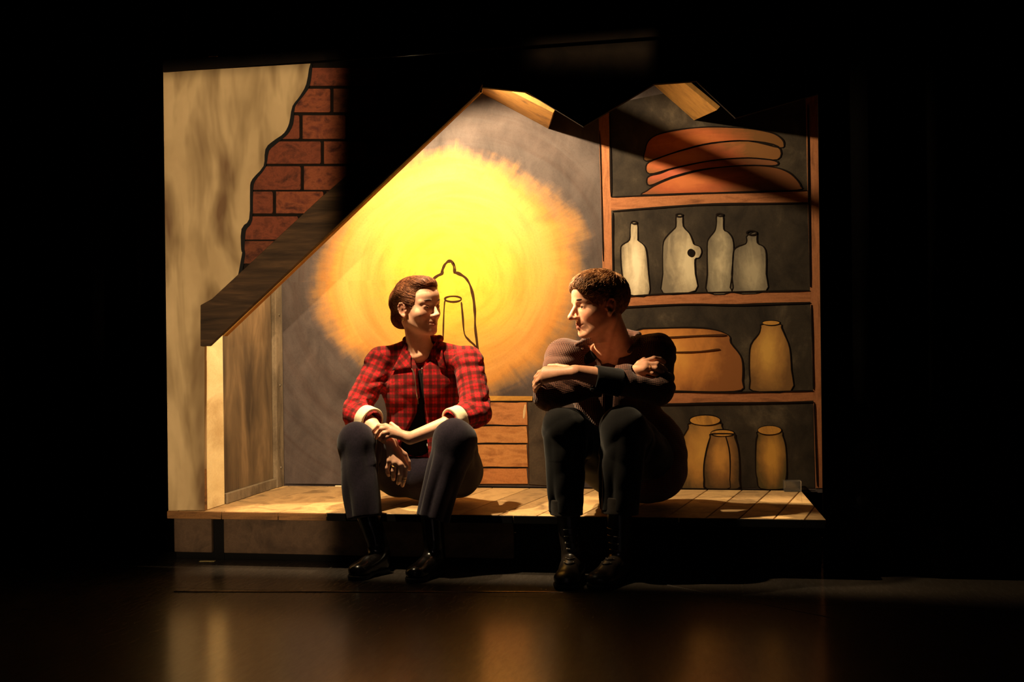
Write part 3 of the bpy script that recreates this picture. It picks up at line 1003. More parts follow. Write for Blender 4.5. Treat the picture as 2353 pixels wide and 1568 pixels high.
class SDF:
    def __init__(s, lo, hi, h):
        s.lo, s.h = V3(lo), h
        s.n = np.ceil((V3(hi) - s.lo) / h).astype(int) + 1
        s.a = np.full(s.n, 0.2, np.float32)

    def region(s, lo, hi, pad):
        i0 = np.clip(np.floor((lo - pad - s.lo) / s.h).astype(int), 0, s.n)
        i1 = np.clip(np.ceil((hi + pad - s.lo) / s.h).astype(int) + 1, 0, s.n)
        ax = [s.lo[k] + s.h * np.arange(i0[k], i1[k]) for k in range(3)]
        return tuple(slice(i0[k], i1[k]) for k in range(3)), ax[0][:, None, None], ax[1][None, :, None], ax[2][None, None, :]

    def add(s, prim, k=0.01):
        fn, lo, hi = prim
        sl, X, Y, Z = s.region(lo, hi, k + 3 * s.h)
        b = fn(X, Y, Z)
        a = s.a[sl]
        t = np.clip(0.5 + 0.5 * (b - a) / k, 0, 1)
        s.a[sl] = b * (1 - t) + a * t - k * t * (1 - t)

    def sub(s, prim, k=0.004):
        fn, lo, hi = prim
        sl, X, Y, Z = s.region(lo, hi, k + 3 * s.h)
        b = -fn(X, Y, Z)
        a = s.a[sl]
        t = np.clip(0.5 - 0.5 * (b - a) / k, 0, 1)
        s.a[sl] = b * (1 - t) + a * t + k * t * (1 - t)

    def chain(s, pts, rad, k=0.01, flat=None):
        for i in range(len(pts) - 1):
            s.add(seg(pts[i], pts[i + 1], rad[i], rad[i + 1], flat), k)

    def wrinkle(s, amp, freq, seed, aniso=(1, 1, 1), centre=None, sigma=None):
        """folds: warped sine waves added to the distance near the surface"""
        r = np.random.default_rng(seed)
        ax = [s.lo[k] + s.h * np.arange(s.n[k]) for k in range(3)]
        idx = np.argwhere(np.abs(s.a) < 0.03 + amp)
        X, Y, Z = (ax[k][idx[:, k]] for k in range(3))
        w = np.zeros(len(X))
        for j in range(5):
            d = r.normal(size=3) * np.array(aniso)
            d = d / np.linalg.norm(d) * freq * (0.6 + 0.35 * j)
            e = r.normal(size=3) * freq * 0.35
            ph = X * d[0] + Y * d[1] + Z * d[2] + 1.6 * np.sin(X * e[0] + Y * e[1] + Z * e[2] + r.random() * 6) + r.random() * 6
            w += (1 - np.sqrt(np.sin(ph * 0.5) ** 2 + 0.03) * 2) / (1 + 0.6 * j)
        w *= amp / 2.2
        if centre is not None:
            q = (X - centre[0]) ** 2 + (Y - centre[1]) ** 2 + (Z - centre[2]) ** 2
            w *= np.exp(-q / (2 * sigma ** 2))
        s.a[idx[:, 0], idx[:, 1], idx[:, 2]] += w.astype(np.float32)

    def folds(s, a, b, amp, waves, tilt, rmax, seed=0):
        """ring-like sleeve or trouser folds along a limb from a to b"""
        a, b = V3(a), V3(b)
        d = b - a
        L = np.linalg.norm(d)
        d = d / L
        ax = [s.lo[k] + s.h * np.arange(s.n[k]) for k in range(3)]
        idx = np.argwhere(np.abs(s.a) < 0.03)
        P = np.stack([ax[k][idx[:, k]] for k in range(3)], 1) - a
        t = P @ d
        q = P - t[:, None] * d
        rr = np.linalg.norm(q, axis=1)
        ok = (t > -0.03) & (t < L + 0.03) & (rr < rmax)
        idx, t, q = idx[ok], t[ok], q[ok]
        e = np.cross(d, (0.3, 0.8, 0.52))
        e /= np.linalg.norm(e)
        e2 = np.cross(d, e)
        th = np.arctan2(q @ e2, q @ e)
        u = t / L
        ph = 2 * np.pi * waves * (u + tilt * np.sin(th + seed) + 0.12 * np.sin(2 * th + seed * 2))
        w = amp * (1 - 2 * np.sqrt(np.sin(ph / 2) ** 2 + 0.03)) * (0.55 + 0.45 * np.sin(th * 1.0 + seed * 3 + ph * 0.3))
        w *= np.clip(np.minimum(u + 0.1, 1.1 - u) * 5, 0, 1)
        s.a[idx[:, 0], idx[:, 1], idx[:, 2]] += w.astype(np.float32)

    def pleats(s, a, b, amp, n, rmax, seed=0, twist=0.6, keep_end=False):
        """folds of hanging cloth running along a limb from a to b, deepest in the middle"""
        a, b = V3(a), V3(b)
        d = b - a
        L = np.linalg.norm(d)
        d = d / L
        ax = [s.lo[k] + s.h * np.arange(s.n[k]) for k in range(3)]
        idx = np.argwhere(np.abs(s.a) < 0.03)
        P = np.stack([ax[k][idx[:, k]] for k in range(3)], 1) - a
        t = P @ d
        q = P - t[:, None] * d
        ok = (t > -0.08) & (t < L + 0.05) & (np.linalg.norm(q, axis=1) < rmax)
        idx, t, q = idx[ok], t[ok], q[ok]
        e = np.cross(d, (0.2, 0.9, 0.1))
        e /= np.linalg.norm(e)
        th = np.arctan2(q @ np.cross(d, e), q @ e)
        u = t / L
        ph = n * th + twist * np.sin(u * 3 + seed) + 0.8 * np.sin(2 * th + seed) + seed * 2
        w = amp * (np.sqrt(np.sin(ph / 2) ** 2 + 0.05) - 0.66) * (0.6 + 0.4 * np.sin(u * 5 + th + seed))
        w *= np.clip((u - 0.02) * 3.5, 0, 1) * np.clip((1.0 + 0.04 / L - u) * 5 + (0.6 if keep_end else 0), 0, 1)
        s.a[idx[:, 0], idx[:, 1], idx[:, 2]] -= w.astype(np.float32)

    def surface(s):
        """naive surface nets"""
        a = s.a
        neg = a < 0
        n0, n1, n2 = a.shape
        cnt = np.zeros((n0 - 1, n1 - 1, n2 - 1), np.int8)
        for i in (0, 1):
            for j in (0, 1):
                for k in (0, 1):
                    cnt += neg[i:n0 - 1 + i, j:n1 - 1 + j, k:n2 - 1 + k]
        cells = np.argwhere((cnt > 0) & (cnt < 8))
        vid = np.full(cnt.shape, -1, np.int32)
        vid[cells[:, 0], cells[:, 1], cells[:, 2]] = np.arange(len(cells))
        pos = np.zeros((len(cells), 3))
        num = np.zeros(len(cells))
        C = [(i, j, k) for i in (0, 1) for j in (0, 1) for k in (0, 1)]
        for p in C:
            for axis in range(3):
                if p[axis]:
                    continue
                q = list(p)
                q[axis] = 1
                va = a[cells[:, 0] + p[0], cells[:, 1] + p[1], cells[:, 2] + p[2]].astype(float)
                vb = a[cells[:, 0] + q[0], cells[:, 1] + q[1], cells[:, 2] + q[2]].astype(float)
                m = (va < 0) != (vb < 0)
                t = np.where(m, va / np.where(m, va - vb, 1), 0)
                for ax in range(3):
                    pos[:, ax] += np.where(m, p[ax] + (t if ax == axis else 0), 0)
                num += m
        pos = (pos / num[:, None] + cells) * s.h + s.lo
        F = []
        for axis in range(3):
            o = [k for k in range(3) if k != axis]
            sl0 = [slice(1, -1)] * 3
            sl1 = [slice(1, -1)] * 3
            sl0[axis] = slice(0, -1)
            sl1[axis] = slice(1, None)
            A, B = neg[tuple(sl0)], neg[tuple(sl1)]
            e = np.argwhere(A != B)
            flip = A[e[:, 0], e[:, 1], e[:, 2]]
            base = e + np.array([0 if k == axis else 1 for k in range(3)])
            c = []
            for (du, dv) in ((1, 1), (0, 1), (0, 0), (1, 0)):
                g = base.copy()
                g[:, o[0]] -= du
                g[:, o[1]] -= dv
                c.append(vid[g[:, 0], g[:, 1], g[:, 2]])
            q = np.stack(c, 1)
            if axis == 1:
                flip = ~flip
            q[~flip] = q[~flip][:, ::-1]
            F.append(q)
        return pos, np.concatenate(F)

    def build(s, name, mat, parent=None, attrs=None, top=False):
        v, f = s.surface()
        me = bpy.data.meshes.new(name)
        me.from_pydata(v.tolist(), [], f.tolist())
        me.update()
        for an, fn in (attrs or {}).items():
            at = me.attributes.new(an, 'FLOAT_VECTOR', 'POINT')
            at.data.foreach_set('vector', fn(v).astype(np.float32).ravel())
        return link(name, me, mat, parent, True)


def bvh_of(o):
    me = o.data
    return BVHTree.FromPolygons([v.co.copy() for v in me.vertices], [tuple(p.vertices) for p in me.polygons])


def onto(px, py, tree, off=0.003, fallback=0.1):
    """point of a modelled surface seen at a photograph position, lifted a little along its normal"""
    d = ray(px, py).normalized()
    hit, nrm, i, dist = tree.ray_cast(CAM_LOC, d)
    if hit is None:
        return W(px, py, fallback)
    if nrm.dot(d) > 0:
        nrm = -nrm
    return hit + nrm * off


def tube(name, pts, rad, mat, parent, sides=8, closed=False, taper=False):
    """a round tube through world points"""
    P = [Vector(p) for p in pts]
    n = len(P)
    v, f = [], []
    ref = Vector((0.13, 0.31, 0.94))
    for i in range(n):
        a = P[(i - 1) % n] if (closed or i) else P[i]
        b = P[(i + 1) % n] if (closed or i < n - 1) else P[i]
        tdir = (b - a).normalized()
        e1 = tdir.cross(ref).normalized()
        e2 = tdir.cross(e1)
        r_ = rad if not taper else rad * max(0.15, math.sin(math.pi * (i + 0.5) / n))
        for k_ in range(sides):
            an = 2 * math.pi * k_ / sides
            v.append(P[i] + e1 * (r_ * math.cos(an)) + e2 * (r_ * math.sin(an)))
    m_ = n if closed else n - 1
    for i in range(m_):
        j = (i + 1) % n
        for k_ in range(sides):
            l_ = (k_ + 1) % sides
            f.append([i * sides + k_, i * sides + l_, j * sides + l_, j * sides + k_])
    if not closed:
        f.append(list(range(sides))[::-1])
        f.append([(n - 1) * sides + k_ for k_ in range(sides)])
    return link(name, mesh_of(name, v, f), mat, parent, True)


# the rounded bead along the joint of the floor sheets
o = tube('seam_bead', [SEAM[0] + (SEAM[1] - SEAM[0]) * (i / 24) + Vector((0, 0, -0.0004)) for i in range(25)], 0.0042,
         plain('polished_dark_bead', (150, 120, 90), 0.16, 0.6, 0.85), None, 10)
tag(o, 'long thin shiny bead along the floor joint before the boots', 'floor joint')


def patch(name, grid, thick, mat, parent, attrs=None):
    """a cloth panel: a grid of world points, thickened along its normals"""
    nr, nc = len(grid), len(grid[0])
    G = np.array([[V3(p) for p in row] for row in grid])
    du = np.gradient(G, axis=1)
    dv_ = np.gradient(G, axis=0)
    N = np.cross(du, dv_)
    N /= np.maximum(np.linalg.norm(N, axis=2), 1e-9)[..., None]
    tocam = V3(CAM_LOC) - G
    if np.sum(N * tocam) < 0:
        N = -N
    top = G + N * thick
    v = np.concatenate([G.reshape(-1, 3), top.reshape(-1, 3)])
    n = nr * nc
    f = []
    idx = lambda r_, c_: r_ * nc + c_
    for r_ in range(nr - 1):
        for c_ in range(nc - 1):
            q = [idx(r_, c_), idx(r_, c_ + 1), idx(r_ + 1, c_ + 1), idx(r_ + 1, c_)]
            f.append(q[::-1])
            f.append([i + n for i in q])
    ring = [idx(0, c_) for c_ in range(nc)] + [idx(r_, nc - 1) for r_ in range(1, nr)] + \
        [idx(nr - 1, c_) for c_ in range(nc - 2, -1, -1)] + [idx(r_, 0) for r_ in range(nr - 2, 0, -1)]
    for a_, b_ in zip(ring, ring[1:] + ring[:1]):
        f.append([a_, b_, b_ + n, a_ + n])
    bm = bmesh.new()
    vv = [bm.verts.new(p) for p in v]
    for q in f:
        bm.faces.new([vv[i] for i in q])
    bmesh.ops.recalc_face_normals(bm, faces=bm.faces)
    me = bpy.data.meshes.new(name)
    bm.to_mesh(me)
    bm.free()
    for an, fn in (attrs or {}).items():
        at = me.attributes.new(an, 'FLOAT_VECTOR', 'POINT')
        at.data.foreach_set('vector', fn(v).astype(np.float32).ravel())
    return link(name, me, mat, parent, True)


def lerp_grid(quad, nr, nc, fn=lambda p: p):
    """bilinear grid between four photo positions a b / d c"""
    a, b, c, d = [np.array(q, float) for q in quad]
    g = []
    for r_ in range(nr):
        t_ = r_ / (nr - 1)
        g.append([fn((a * (1 - s_) + b * s_) * (1 - t_) + (d * (1 - s_) + c * s_) * t_) for s_ in np.linspace(0, 1, nc)])
    return g


# ---- head, face and hair in a local frame: x = the person's left, y = forward, z = up, origin between the eyes' level
class Head:
    def __init__(s, o, yaw, pitch, roll, scale):
        cr, cu, cb = (V3(CAM_ROT.col[i]) for i in range(3))
        cu = np.array((0, 0, 1.0))
        cb = cb - cu * (cb @ cu)
        cb /= np.linalg.norm(cb)
        cr = np.cross(cu, cb)
        f = cb * math.cos(yaw) + cr * math.sin(yaw)
        left = np.cross(cu, f)
        f2 = f * math.cos(pitch) + cu * math.sin(pitch)
        u2 = np.cross(f2, left)
        l3 = left * math.cos(roll) + u2 * math.sin(roll)
        u3 = np.cross(f2, l3)
        s.o, s.s = V3(o), scale
        s.R = np.stack([l3, f2, u3], 1)

    def p(s, x, y, z):
        return s.o + s.R @ (np.array((x, y, z)) * s.s)

    def e(s, c, r, rx=0.0, rz=0.0, ry=0.0):
        m = (Matrix.Rotation(rz, 3, 'Z') @ Matrix.Rotation(ry, 3, 'Y') @ Matrix.Rotation(rx, 3, 'X'))
        return ell(s.p(*c), np.array(r) * s.s, s.R @ np.array(m))

    def g(s, a, b, ra, rb, flat=None):
        if flat is not None:
            flat = (s.R @ np.array(flat[0]), flat[1])
        return seg(s.p(*a), s.p(*b), ra * s.s, rb * s.s, flat)

    def local(s, v):
        return ((v - s.o) @ s.R) / s.s


def head_sdf(F, H, male):
    j = 1.0 if male else 0.0
    F.add(H.e((0, -0.014, 0.030), (0.073, 0.096, 0.084)), 0.02)
    F.add(H.e((0, 0.022, -0.026), (0.055 + 0.007 * j, 0.061, 0.078)), 0.03)
    F.add(H.e((0, 0.052, 0.045), (0.050, 0.034, 0.040)), 0.03)                     # forehead
    for sx in (-1, 1):
        F.add(H.g((sx * (0.049 + 0.005 * j), -0.008, -0.048), (sx * (0.016 + 0.010 * j), 0.058, -0.093), 0.015 + 0.005 * j, 0.013), 0.030)   # jaw
        F.add(H.e((sx * 0.040, 0.045, -0.026), (0.021, 0.021, 0.020)), 0.030)      # cheekbone
        F.add(H.g((sx * 0.046, 0.060, 0.019), (sx * 0.016, 0.077, 0.019), 0.008, 0.009 + 0.003 * j), 0.012)  # brow
    F.add(H.e((0, 0.064, -0.094), (0.018 + 0.004 * j, 0.015, 0.014)), 0.018)       # chin
    F.add(H.e((0, 0.066, -0.062), (0.026, 0.018, 0.020)), 0.018)                   # muzzle
    for sx in (-1, 1):                                                               # eye sockets, eyeballs under lids
        F.sub(H.e((sx * 0.031, 0.088, 0.001), (0.017, 0.015, 0.0105), 0, sx * -0.25), 0.010)
        F.add(H.e((sx * 0.031, 0.0662, 0.0010), (0.0160, 0.0135, 0.0125)), 0.004)
        F.sub(H.e((sx * 0.031, 0.0810, -0.0022), (0.0128, 0.010, 0.0031), 0, sx * -0.3), 0.002)
    F.add(H.g((0, 0.079, 0.010), (0, 0.099 + 0.008 * j, -0.030), 0.0075, 0.0090), 0.010)   # nose
    F.add(H.e((0, 0.100 + 0.006 * j, -0.034), (0.0100, 0.0100, 0.0085)), 0.008)
    for sx in (-1, 1):
        F.add(H.e((sx * 0.0115, 0.089 + 0.003 * j, -0.0360), (0.0075, 0.0105, 0.0070)), 0.008)
        F.sub(H.e((sx * 0.0065, 0.0955, -0.0420), (0.0030, 0.0050, 0.0030)), 0.002)
    # lips
    F.add(H.g((-0.0245, 0.068, -0.0600), (0, 0.0835, -0.0590), 0.0030, 0.0052), 0.006)
    F.add(H.g((0.0245, 0.068, -0.0600), (0, 0.0835, -0.0590), 0.0030, 0.0052), 0.006)
    F.add(H.g((-0.020, 0.0695, -0.0665), (0, 0.0815, -0.0705), 0.0034, 0.0060), 0.006)
    F.add(H.g((0.020, 0.0695, -0.0665), (0, 0.0815, -0.0705), 0.0034, 0.0060), 0.006)
    F.sub(H.g((-0.028, 0.0735, -0.0615), (0, 0.0905, -0.0648), 0.0016, 0.0018), 0.003)
    F.sub(H.g((0.028, 0.0735, -0.0615), (0, 0.0905, -0.0648), 0.0016, 0.0018), 0.003)
    # ears: a thin shell with a rolled rim
    for sx in (-1, 1):
        def ep(u, w, out=0.0):
            """point in the plane of the ear: u forward, w up"""
            return (sx * (0.0735 - 0.30 * u + out + 0.004), -0.010 + 0.92 * u - 0.10 * w, -0.008 + w)
        F.add(H.e(ep(0, 0), (0.0042, 0.0145, 0.0255), 0.10, sx * 0.32), 0.006)
        rim = [(0.013, 0.006), (0.012, 0.018), (0.004, 0.0275), (-0.008, 0.0265), (-0.0155, 0.016), (-0.0165, 0.002), (-0.012, -0.012), (-0.004, -0.022)]
        for p, q in zip(rim[:-1], rim[1:]):
            F.add(H.g(ep(*p, 0.004), ep(*q, 0.004), 0.0034, 0.0034), 0.003)
        F.add(H.e(ep(0.003, -0.024, 0.002), (0.0052, 0.0075, 0.0085)), 0.005)
        F.sub(H.e(ep(0.003, -0.004, 0.006), (0.0055, 0.0075, 0.0105)), 0.003)
        F.add(H.e(ep(0.0135, -0.005, 0.001), (0.005, 0.004, 0.006)), 0.004)


def skin_attr(H, male):
    """x: lips, y: flush, z: stubble and brow shade (colour of the skin itself)"""
    def fn(v):
        q = H.local(v)
        x, y, z = q[:, 0], q[:, 1], q[:, 2]
        out = np.zeros((len(v), 3))
        front_ = y > 0.062
        lip = np.exp(-((x / 0.021) ** 4 + ((z + 0.065) / 0.0095) ** 4)) * front_
        out[:, 0] = lip
        flush = np.exp(-(((np.abs(x) - 0.042) / 0.02) ** 2 + ((z + 0.03) / 0.02) ** 2)) * (y > 0.02)
        nose = np.exp(-((x / 0.016) ** 2 + ((z + 0.034) / 0.014) ** 2)) * (y > 0.085)
        ear = np.exp(-(((np.abs(x) - 0.08) / 0.012) ** 2 + ((y + 0.01) / 0.022) ** 2 + (z / 0.03) ** 2))
        out[:, 1] = np.clip(flush * 0.7 + nose * 0.7 + ear, 0, 1)
        if male:
            jaw = np.clip((-0.040 - z) / 0.02, 0, 1) * np.clip((y + 0.02) / 0.02, 0, 1) * (z > -0.13) * (np.abs(x) < 0.08) * (1 - lip)
            out[:, 2] = jaw
        return out
    return fn


def skin_mat(name, c, c2, stub):
    t = NT(name)
    at = t.n('ShaderNodeAttribute', attribute_name='tint').outputs['Vector']
    sp = t.n('ShaderNodeSeparateXYZ')
    t.link(at, sp.inputs[0])
    f = t.noise(t.coord((1, 1, 1)), 60, 4, 0.6)
    base = t.ramp(f, [(0.3, lin(c)), (0.7, lin(c2))])
    base = t.mix(t.math('MULTIPLY', sp.outputs[1], 0.45), base, lin((196, 96, 78)))
    base = t.mix(t.math('MULTIPLY', sp.outputs[2], 0.40), base, lin(stub))
    base = t.mix(t.math('MULTIPLY', sp.outputs[0], 0.75), base, lin((166, 78, 70)))
    t.col(base)
    t.set(0.48, 0.35)
    t.b.inputs['Subsurface Weight'].default_value = 0.18
    t.b.inputs['Subsurface Radius'].default_value = (0.9, 0.35, 0.18)
    t.b.inputs['Subsurface Scale'].default_value = 0.010
    t.bump(t.noise(t.coord((1, 1, 1)), 420, 3, 0.6), 0.05, 0.002)
    return t.m


def eye_obj(H, sx, gaze, parent, iris):
    """eyeball with iris and pupil rings as its own material zones"""
    bm = bmesh.new()
    bmesh.ops.create_uvsphere(bm, u_segments=20, v_segments=14, radius=0.0125 * H.s)
    g = V3(gaze) / np.linalg.norm(gaze)
    q = Vector(H.R @ g).to_track_quat('Z', 'Y').to_matrix().to_4x4()
    bmesh.ops.transform(bm, matrix=Matrix.Translation(Vector(H.p(sx * 0.031, 0.0652, -0.001))) @ q, verts=bm.verts)
    c = Vector(H.p(sx * 0.031, 0.0652, -0.001))
    gd = Vector(H.R @ g)
    for f in bm.faces:
        a = (f.calc_center_median() - c).normalized().dot(gd)
        f.material_index = 2 if a > 0.95 else (1 if a > 0.85 else 0)
        f.smooth = True
    me = bpy.data.meshes.new('eye')
    bm.to_mesh(me)
    bm.free()
    o = link('eye', me, None, parent)
    for m in iris:
        me.materials.append(m)
    return o


def strands(name, hair_obj, n, steps, step, flow, rad, mat, parent, seed, lift=0.0015, jitter=0.25, keep=None, grow=0.0):
    """locks of hair laid over a hair surface along a flow field"""
    r = np.random.default_rng(seed)
    tree = bvh_of(hair_obj)
    vs_ = hair_obj.data.vertices
    v, f = [], []
    tries = 0
    made = 0
    while made < n and tries < n * 6:
        tries += 1
        p = vs_[int(r.integers(len(vs_)))].co.copy()
        if keep is not None and not keep(V3(p)):
            continue
        made += 1
        path = []
        jd = Vector(r.normal(size=3) * jitter)
        for i in range(steps):
            loc, nrm, _, _ = tree.find_nearest(p)
            if loc is None:
                break
            d = Vector(flow(V3(loc))) + jd
            d = d - nrm * d.dot(nrm)
            if d.length < 1e-5:
                break
            d.normalize()
            u_ = i / (steps - 1)
            path.append((loc + nrm * (lift * (0.4 + r.random() * 0.6) + grow * u_ * u_), nrm.copy(), d.copy()))
            p = loc + d * step
        if len(path) < 3:
            continue
        b0 = len(v)
        for i, (c, nn, d) in enumerate(path):
            e = d.cross(nn).normalized()
            w = rad * (0.35 + 0.65 * math.sin(math.pi * (i + 0.6) / (len(path) + 0.2)))
            v += [c + e * w, c + nn * w * 0.9, c - e * w]
        for i in range(len(path) - 1):
            for k_ in range(3):
                l_ = (k_ + 1) % 3
                f.append([b0 + 3 * i + k_, b0 + 3 * i + l_, b0 + 3 * i + 3 + l_, b0 + 3 * i + 3 + k_])
    o = link(name, mesh_of(name, v, f), mat, parent, True)
    o['kind'] = 'stuff'
    return o


def hair_mat(name, dark, mid, light, scale=(60, 60, 60)):
    t = NT(name)
    f = t.noise(t.coord(scale), 1.0, 5, 0.7)
    t.col(t.ramp(f, [(0.3, lin(dark)), (0.52, lin(mid)), (0.75, lin(light))]))
    t.set(0.55, 0.25)
    t.bump(f, 0.25, 0.004)
    return t.m

# ================================================================== people
def cloth_uv(limbs, y_side=None):
    """cloth coordinates in metres: across / along the cloth, following sleeves and legs"""
    def fn(v):
        out = np.zeros((len(v), 3))
        out[:, 0] = v[:, 0] + 0.35 * v[:, 1]
        out[:, 1] = v[:, 2]
        best = np.full(len(v), 1e9)
        for a, b, r in limbs:
            a, b = V3(a), V3(b)
            d = b - a
            L = np.linalg.norm(d)
            d = d / L
            P = v - a
            t_ = P @ d
            q = P - t_[:, None] * d
            rr = np.linalg.norm(q, axis=1)
            e = np.cross(d, (0.05, -1.0, 0.1))
            e /= np.linalg.norm(e)
            e2 = np.cross(d, e)
            th = np.arctan2(q @ e2, q @ e)
            sc = rr / r + np.clip(-t_, 0, 9) * 14 + np.clip(t_ - L, 0, 9) * 14
            ok = (sc < 1.3) & (sc < best)
            best[ok] = sc[ok]
            out[ok, 0] = th[ok] * r
            out[ok, 1] = t_[ok]
        return out
    return fn


def plaid_mat(name):
    t = NT(name)
    at = t.n('ShaderNodeAttribute', attribute_name='cloth').outputs['Vector']
    sp = t.n('ShaderNodeSeparateXYZ')
    wob = t.noise(t.coord((1, 1, 1)), 14, 3, 0.5)
    t.link(at, sp.inputs[0])

    def bands(s_, period, width, soft, ph):
        x = t.math('ADD', t.math('MULTIPLY', s_, 1.0 / period), t.math('MULTIPLY', wob, 0.10))
        x = t.math('FRACT', t.math('ADD', x, ph))
        x = t.math('ABSOLUTE', t.math('SUBTRACT', x, 0.5))
        n = t.n('ShaderNodeMapRange', interpolation_type='SMOOTHSTEP')
        t.link(x, n.inputs[0])
        n.inputs[1].default_value = width / 2 - soft
        n.inputs[2].default_value = width / 2 + soft
        n.inputs[3].default_value = 1.0
        n.inputs[4].default_value = 0.0
        return n.outputs[0]
    u, v = sp.outputs[0], sp.outputs[1]
    red = t.ramp(t.noise(t.coord((1, 1, 1)), 90, 4, 0.7), [(0.3, lin((150, 16, 26))), (0.7, lin((206, 36, 44)))])
    dark = lin((38, 30, 24))
    c = t.mix(t.math('MULTIPLY', bands(u, 0.036, 0.42, 0.08, 0.1), 0.66), red, dark)
    c = t.mix(t.math('MULTIPLY', bands(v, 0.040, 0.42, 0.08, 0.3), 0.66), c, dark)
    c = t.mix(t.math('MULTIPLY', bands(u, 0.036, 0.09, 0.03, 0.6), 0.5), c, lin((70, 52, 34)))
    c = t.mix(t.math('MULTIPLY', bands(v, 0.040, 0.09, 0.03, 0.8), 0.5), c, lin((70, 52, 34)))
    t.col(c)
    t.set(0.9, 0.1, 0, 0.05)
    t.bump(t.noise(t.coord((1, 1, 1)), 300, 3, 0.6), 0.15, 0.003)
    return t.m


def knit_mat(name, a, b):
    t = NT(name)
    at = t.n('ShaderNodeAttribute', attribute_name='cloth').outputs['Vector']
    sp = t.n('ShaderNodeSeparateXYZ')
    t.link(at, sp.inputs[0])
    zig = t.math('MULTIPLY', t.math('PINGPONG', t.math('MULTIPLY', sp.outputs[1], 60.0), 0.5), 0.3)
    x = t.math('ADD', t.math('MULTIPLY', sp.outputs[0], 170.0), zig)
    x = t.math('SINE', t.math('MULTIPLY', x, 6.2832))
    x = t.math('ADD', t.math('MULTIPLY', x, 0.5), 0.5)
    z = t.math('SINE', t.math('MULTIPLY', sp.outputs[1], 820.0))
    h = t.math('ADD', x, t.math('MULTIPLY', z, 0.22))
    c = t.ramp(h, [(0.15, lin(a)), (0.9, lin(b))])
    t.col(c)
    t.set(0.9, 0.1, 0, 0.15)
    t.bump(h, 0.5, 0.002)
    return t.m


def wool_mat(name, a, b, rough=0.92, sheen=0.1):
    t = NT(name)
    f = t.noise(t.coord((1, 1, 1)), 130, 4, 0.7)
    t.col(t.ramp(f, [(0.3, lin(a)), (0.7, lin(b))]))
    t.set(rough, 0.12, 0, sheen)
    t.bump(f, 0.15, 0.003)
    return t.m


M_SKIN_W = skin_mat('fair_skin', (218, 164, 134), (230, 180, 150), (120, 90, 78))
M_SKIN_M = skin_mat('ruddy_skin', (206, 146, 114), (220, 162, 130), (110, 78, 62))
M_PLAID = plaid_mat('red_plaid_wool')
M_NAVY = wool_mat('dark_navy_wool', (22, 17, 26), (36, 28, 40))
M_BLACK_KNIT = wool_mat('black_jersey', (12, 10, 11), (18, 15, 16))
M_CREAM = wool_mat('cream_lining', (216, 196, 160), (232, 214, 180), 0.85)
M_LEATHER = plain('black_glossy_leather', (14, 11, 10), 0.22, 0.6, 0, 0, 0.3, 25)
M_SOLE = plain('black_rubber', (10, 9, 9), 0.7, 0.3)
M_GOLD = plain('gold', (226, 180, 100), 0.22, 0.5, 1.0)
M_STEEL = plain('zip_steel', (190, 176, 156), 0.3, 0.5, 0.9)
M_EYE = [plain('eye_white', (190, 178, 168), 0.2, 0.5), plain('iris_brown', (70, 46, 30), 0.15, 0.5), plain('pupil', (6, 5, 5), 0.1, 0.5)]
M_HAIR_W = hair_mat('auburn_brown_hair', (70, 38, 24), (122, 72, 44), (176, 116, 74))
M_HAIR_M = hair_mat('short_brown_hair', (96, 64, 40), (150, 104, 66), (206, 156, 104))


M_BROW = hair_mat('dark_brown_brow', (30, 18, 12), (48, 30, 20), (70, 46, 30))


def finger(F, pts, r, k=0.005):
    n = len(pts)
    rad = [r * (1 - 0.22 * i / (n - 1)) for i in range(n)]
    F.chain(pts, rad, k)


# ------------------------------------------------------------------ the woman
SR, SL = WP(876, 832, 0.225), WP(1076, 830, 0.22)
ER, EL = WP(814, 950, 0.135), WP(1096, 948, 0.12)
WR, WL = WP(896, 1012, -0.025), WP(942, 1008, -0.060)
NB = WP(967, 812, 0.235)
HR, HL = WP(908, 1085, 0.31), WP(1052, 1085, 0.29)
KR, KL = WP(820, 1015, -0.02), WP(1045, 1013, -0.02)
def ankle_of(toe, heel):
    toe, heel = V3(toe), V3(heel)
    p = heel + (toe - heel) * 0.2
    p[2] = 0.10
    return p


def at_y(px, y):
    return Vector((W(px, 1320, y).x, y, 0.0))


BOOT_R = (at_y(806, -0.205), at_y(806, -0.205) + Vector((0.085, 0.185, 0)))
BOOT_L = (at_y(940, -0.222), at_y(940, -0.222) + Vector((0.075, 0.200, 0)))
AR, AL = ankle_of(*BOOT_R), ankle_of(*BOOT_L)
hemR, hemL = WP(837, 1188, -0.080), WP(994, 1190, -0.082)
Hw = Head(WP(962, 707, 0.19), math.radians(50), math.radians(0), math.radians(3), 1.04)
lo = (W(772, 1000, 0).x, -0.20, 0.01)
hi = (W(1135, 1000, 0).x, 0.50, 1.20)
F = SDF(lo, hi, 0.0031)
F.add(ell(WP(968, 890, 0.28), (0.135, 0.085, 0.15)), 0.02)
F.add(ell(WP(968, 1000, 0.32), (0.12, 0.09, 0.14)), 0.04)
F.add(ell(WP(972, 1085, 0.33), (0.15, 0.11, 0.095)), 0.04)
F.chain([NB + (0, 0.01, -0.01), SR], [0.045, 0.045], 0.03)
F.chain([NB + (0, 0.01, -0.01), SL], [0.045, 0.045], 0.03)
F.chain([SR, ER, WR], [0.043, 0.038, 0.0255], 0.012)
F.chain([SL, EL, WL], [0.043, 0.038, 0.0245], 0.012)
F.add(seg(ER, ER * 0.55 + WR * 0.45, 0.038, 0.036), 0.012)
F.add(seg(EL, EL * 0.6 + WL * 0.4, 0.038, 0.034), 0.012)
for h_, k_, m_, a_ in ((HR, KR, hemR, AR), (HL, KL, hemL, AL)):
    F.chain([h_, k_, m_, a_], [0.075, 0.050, 0.025, 0.024], 0.015)
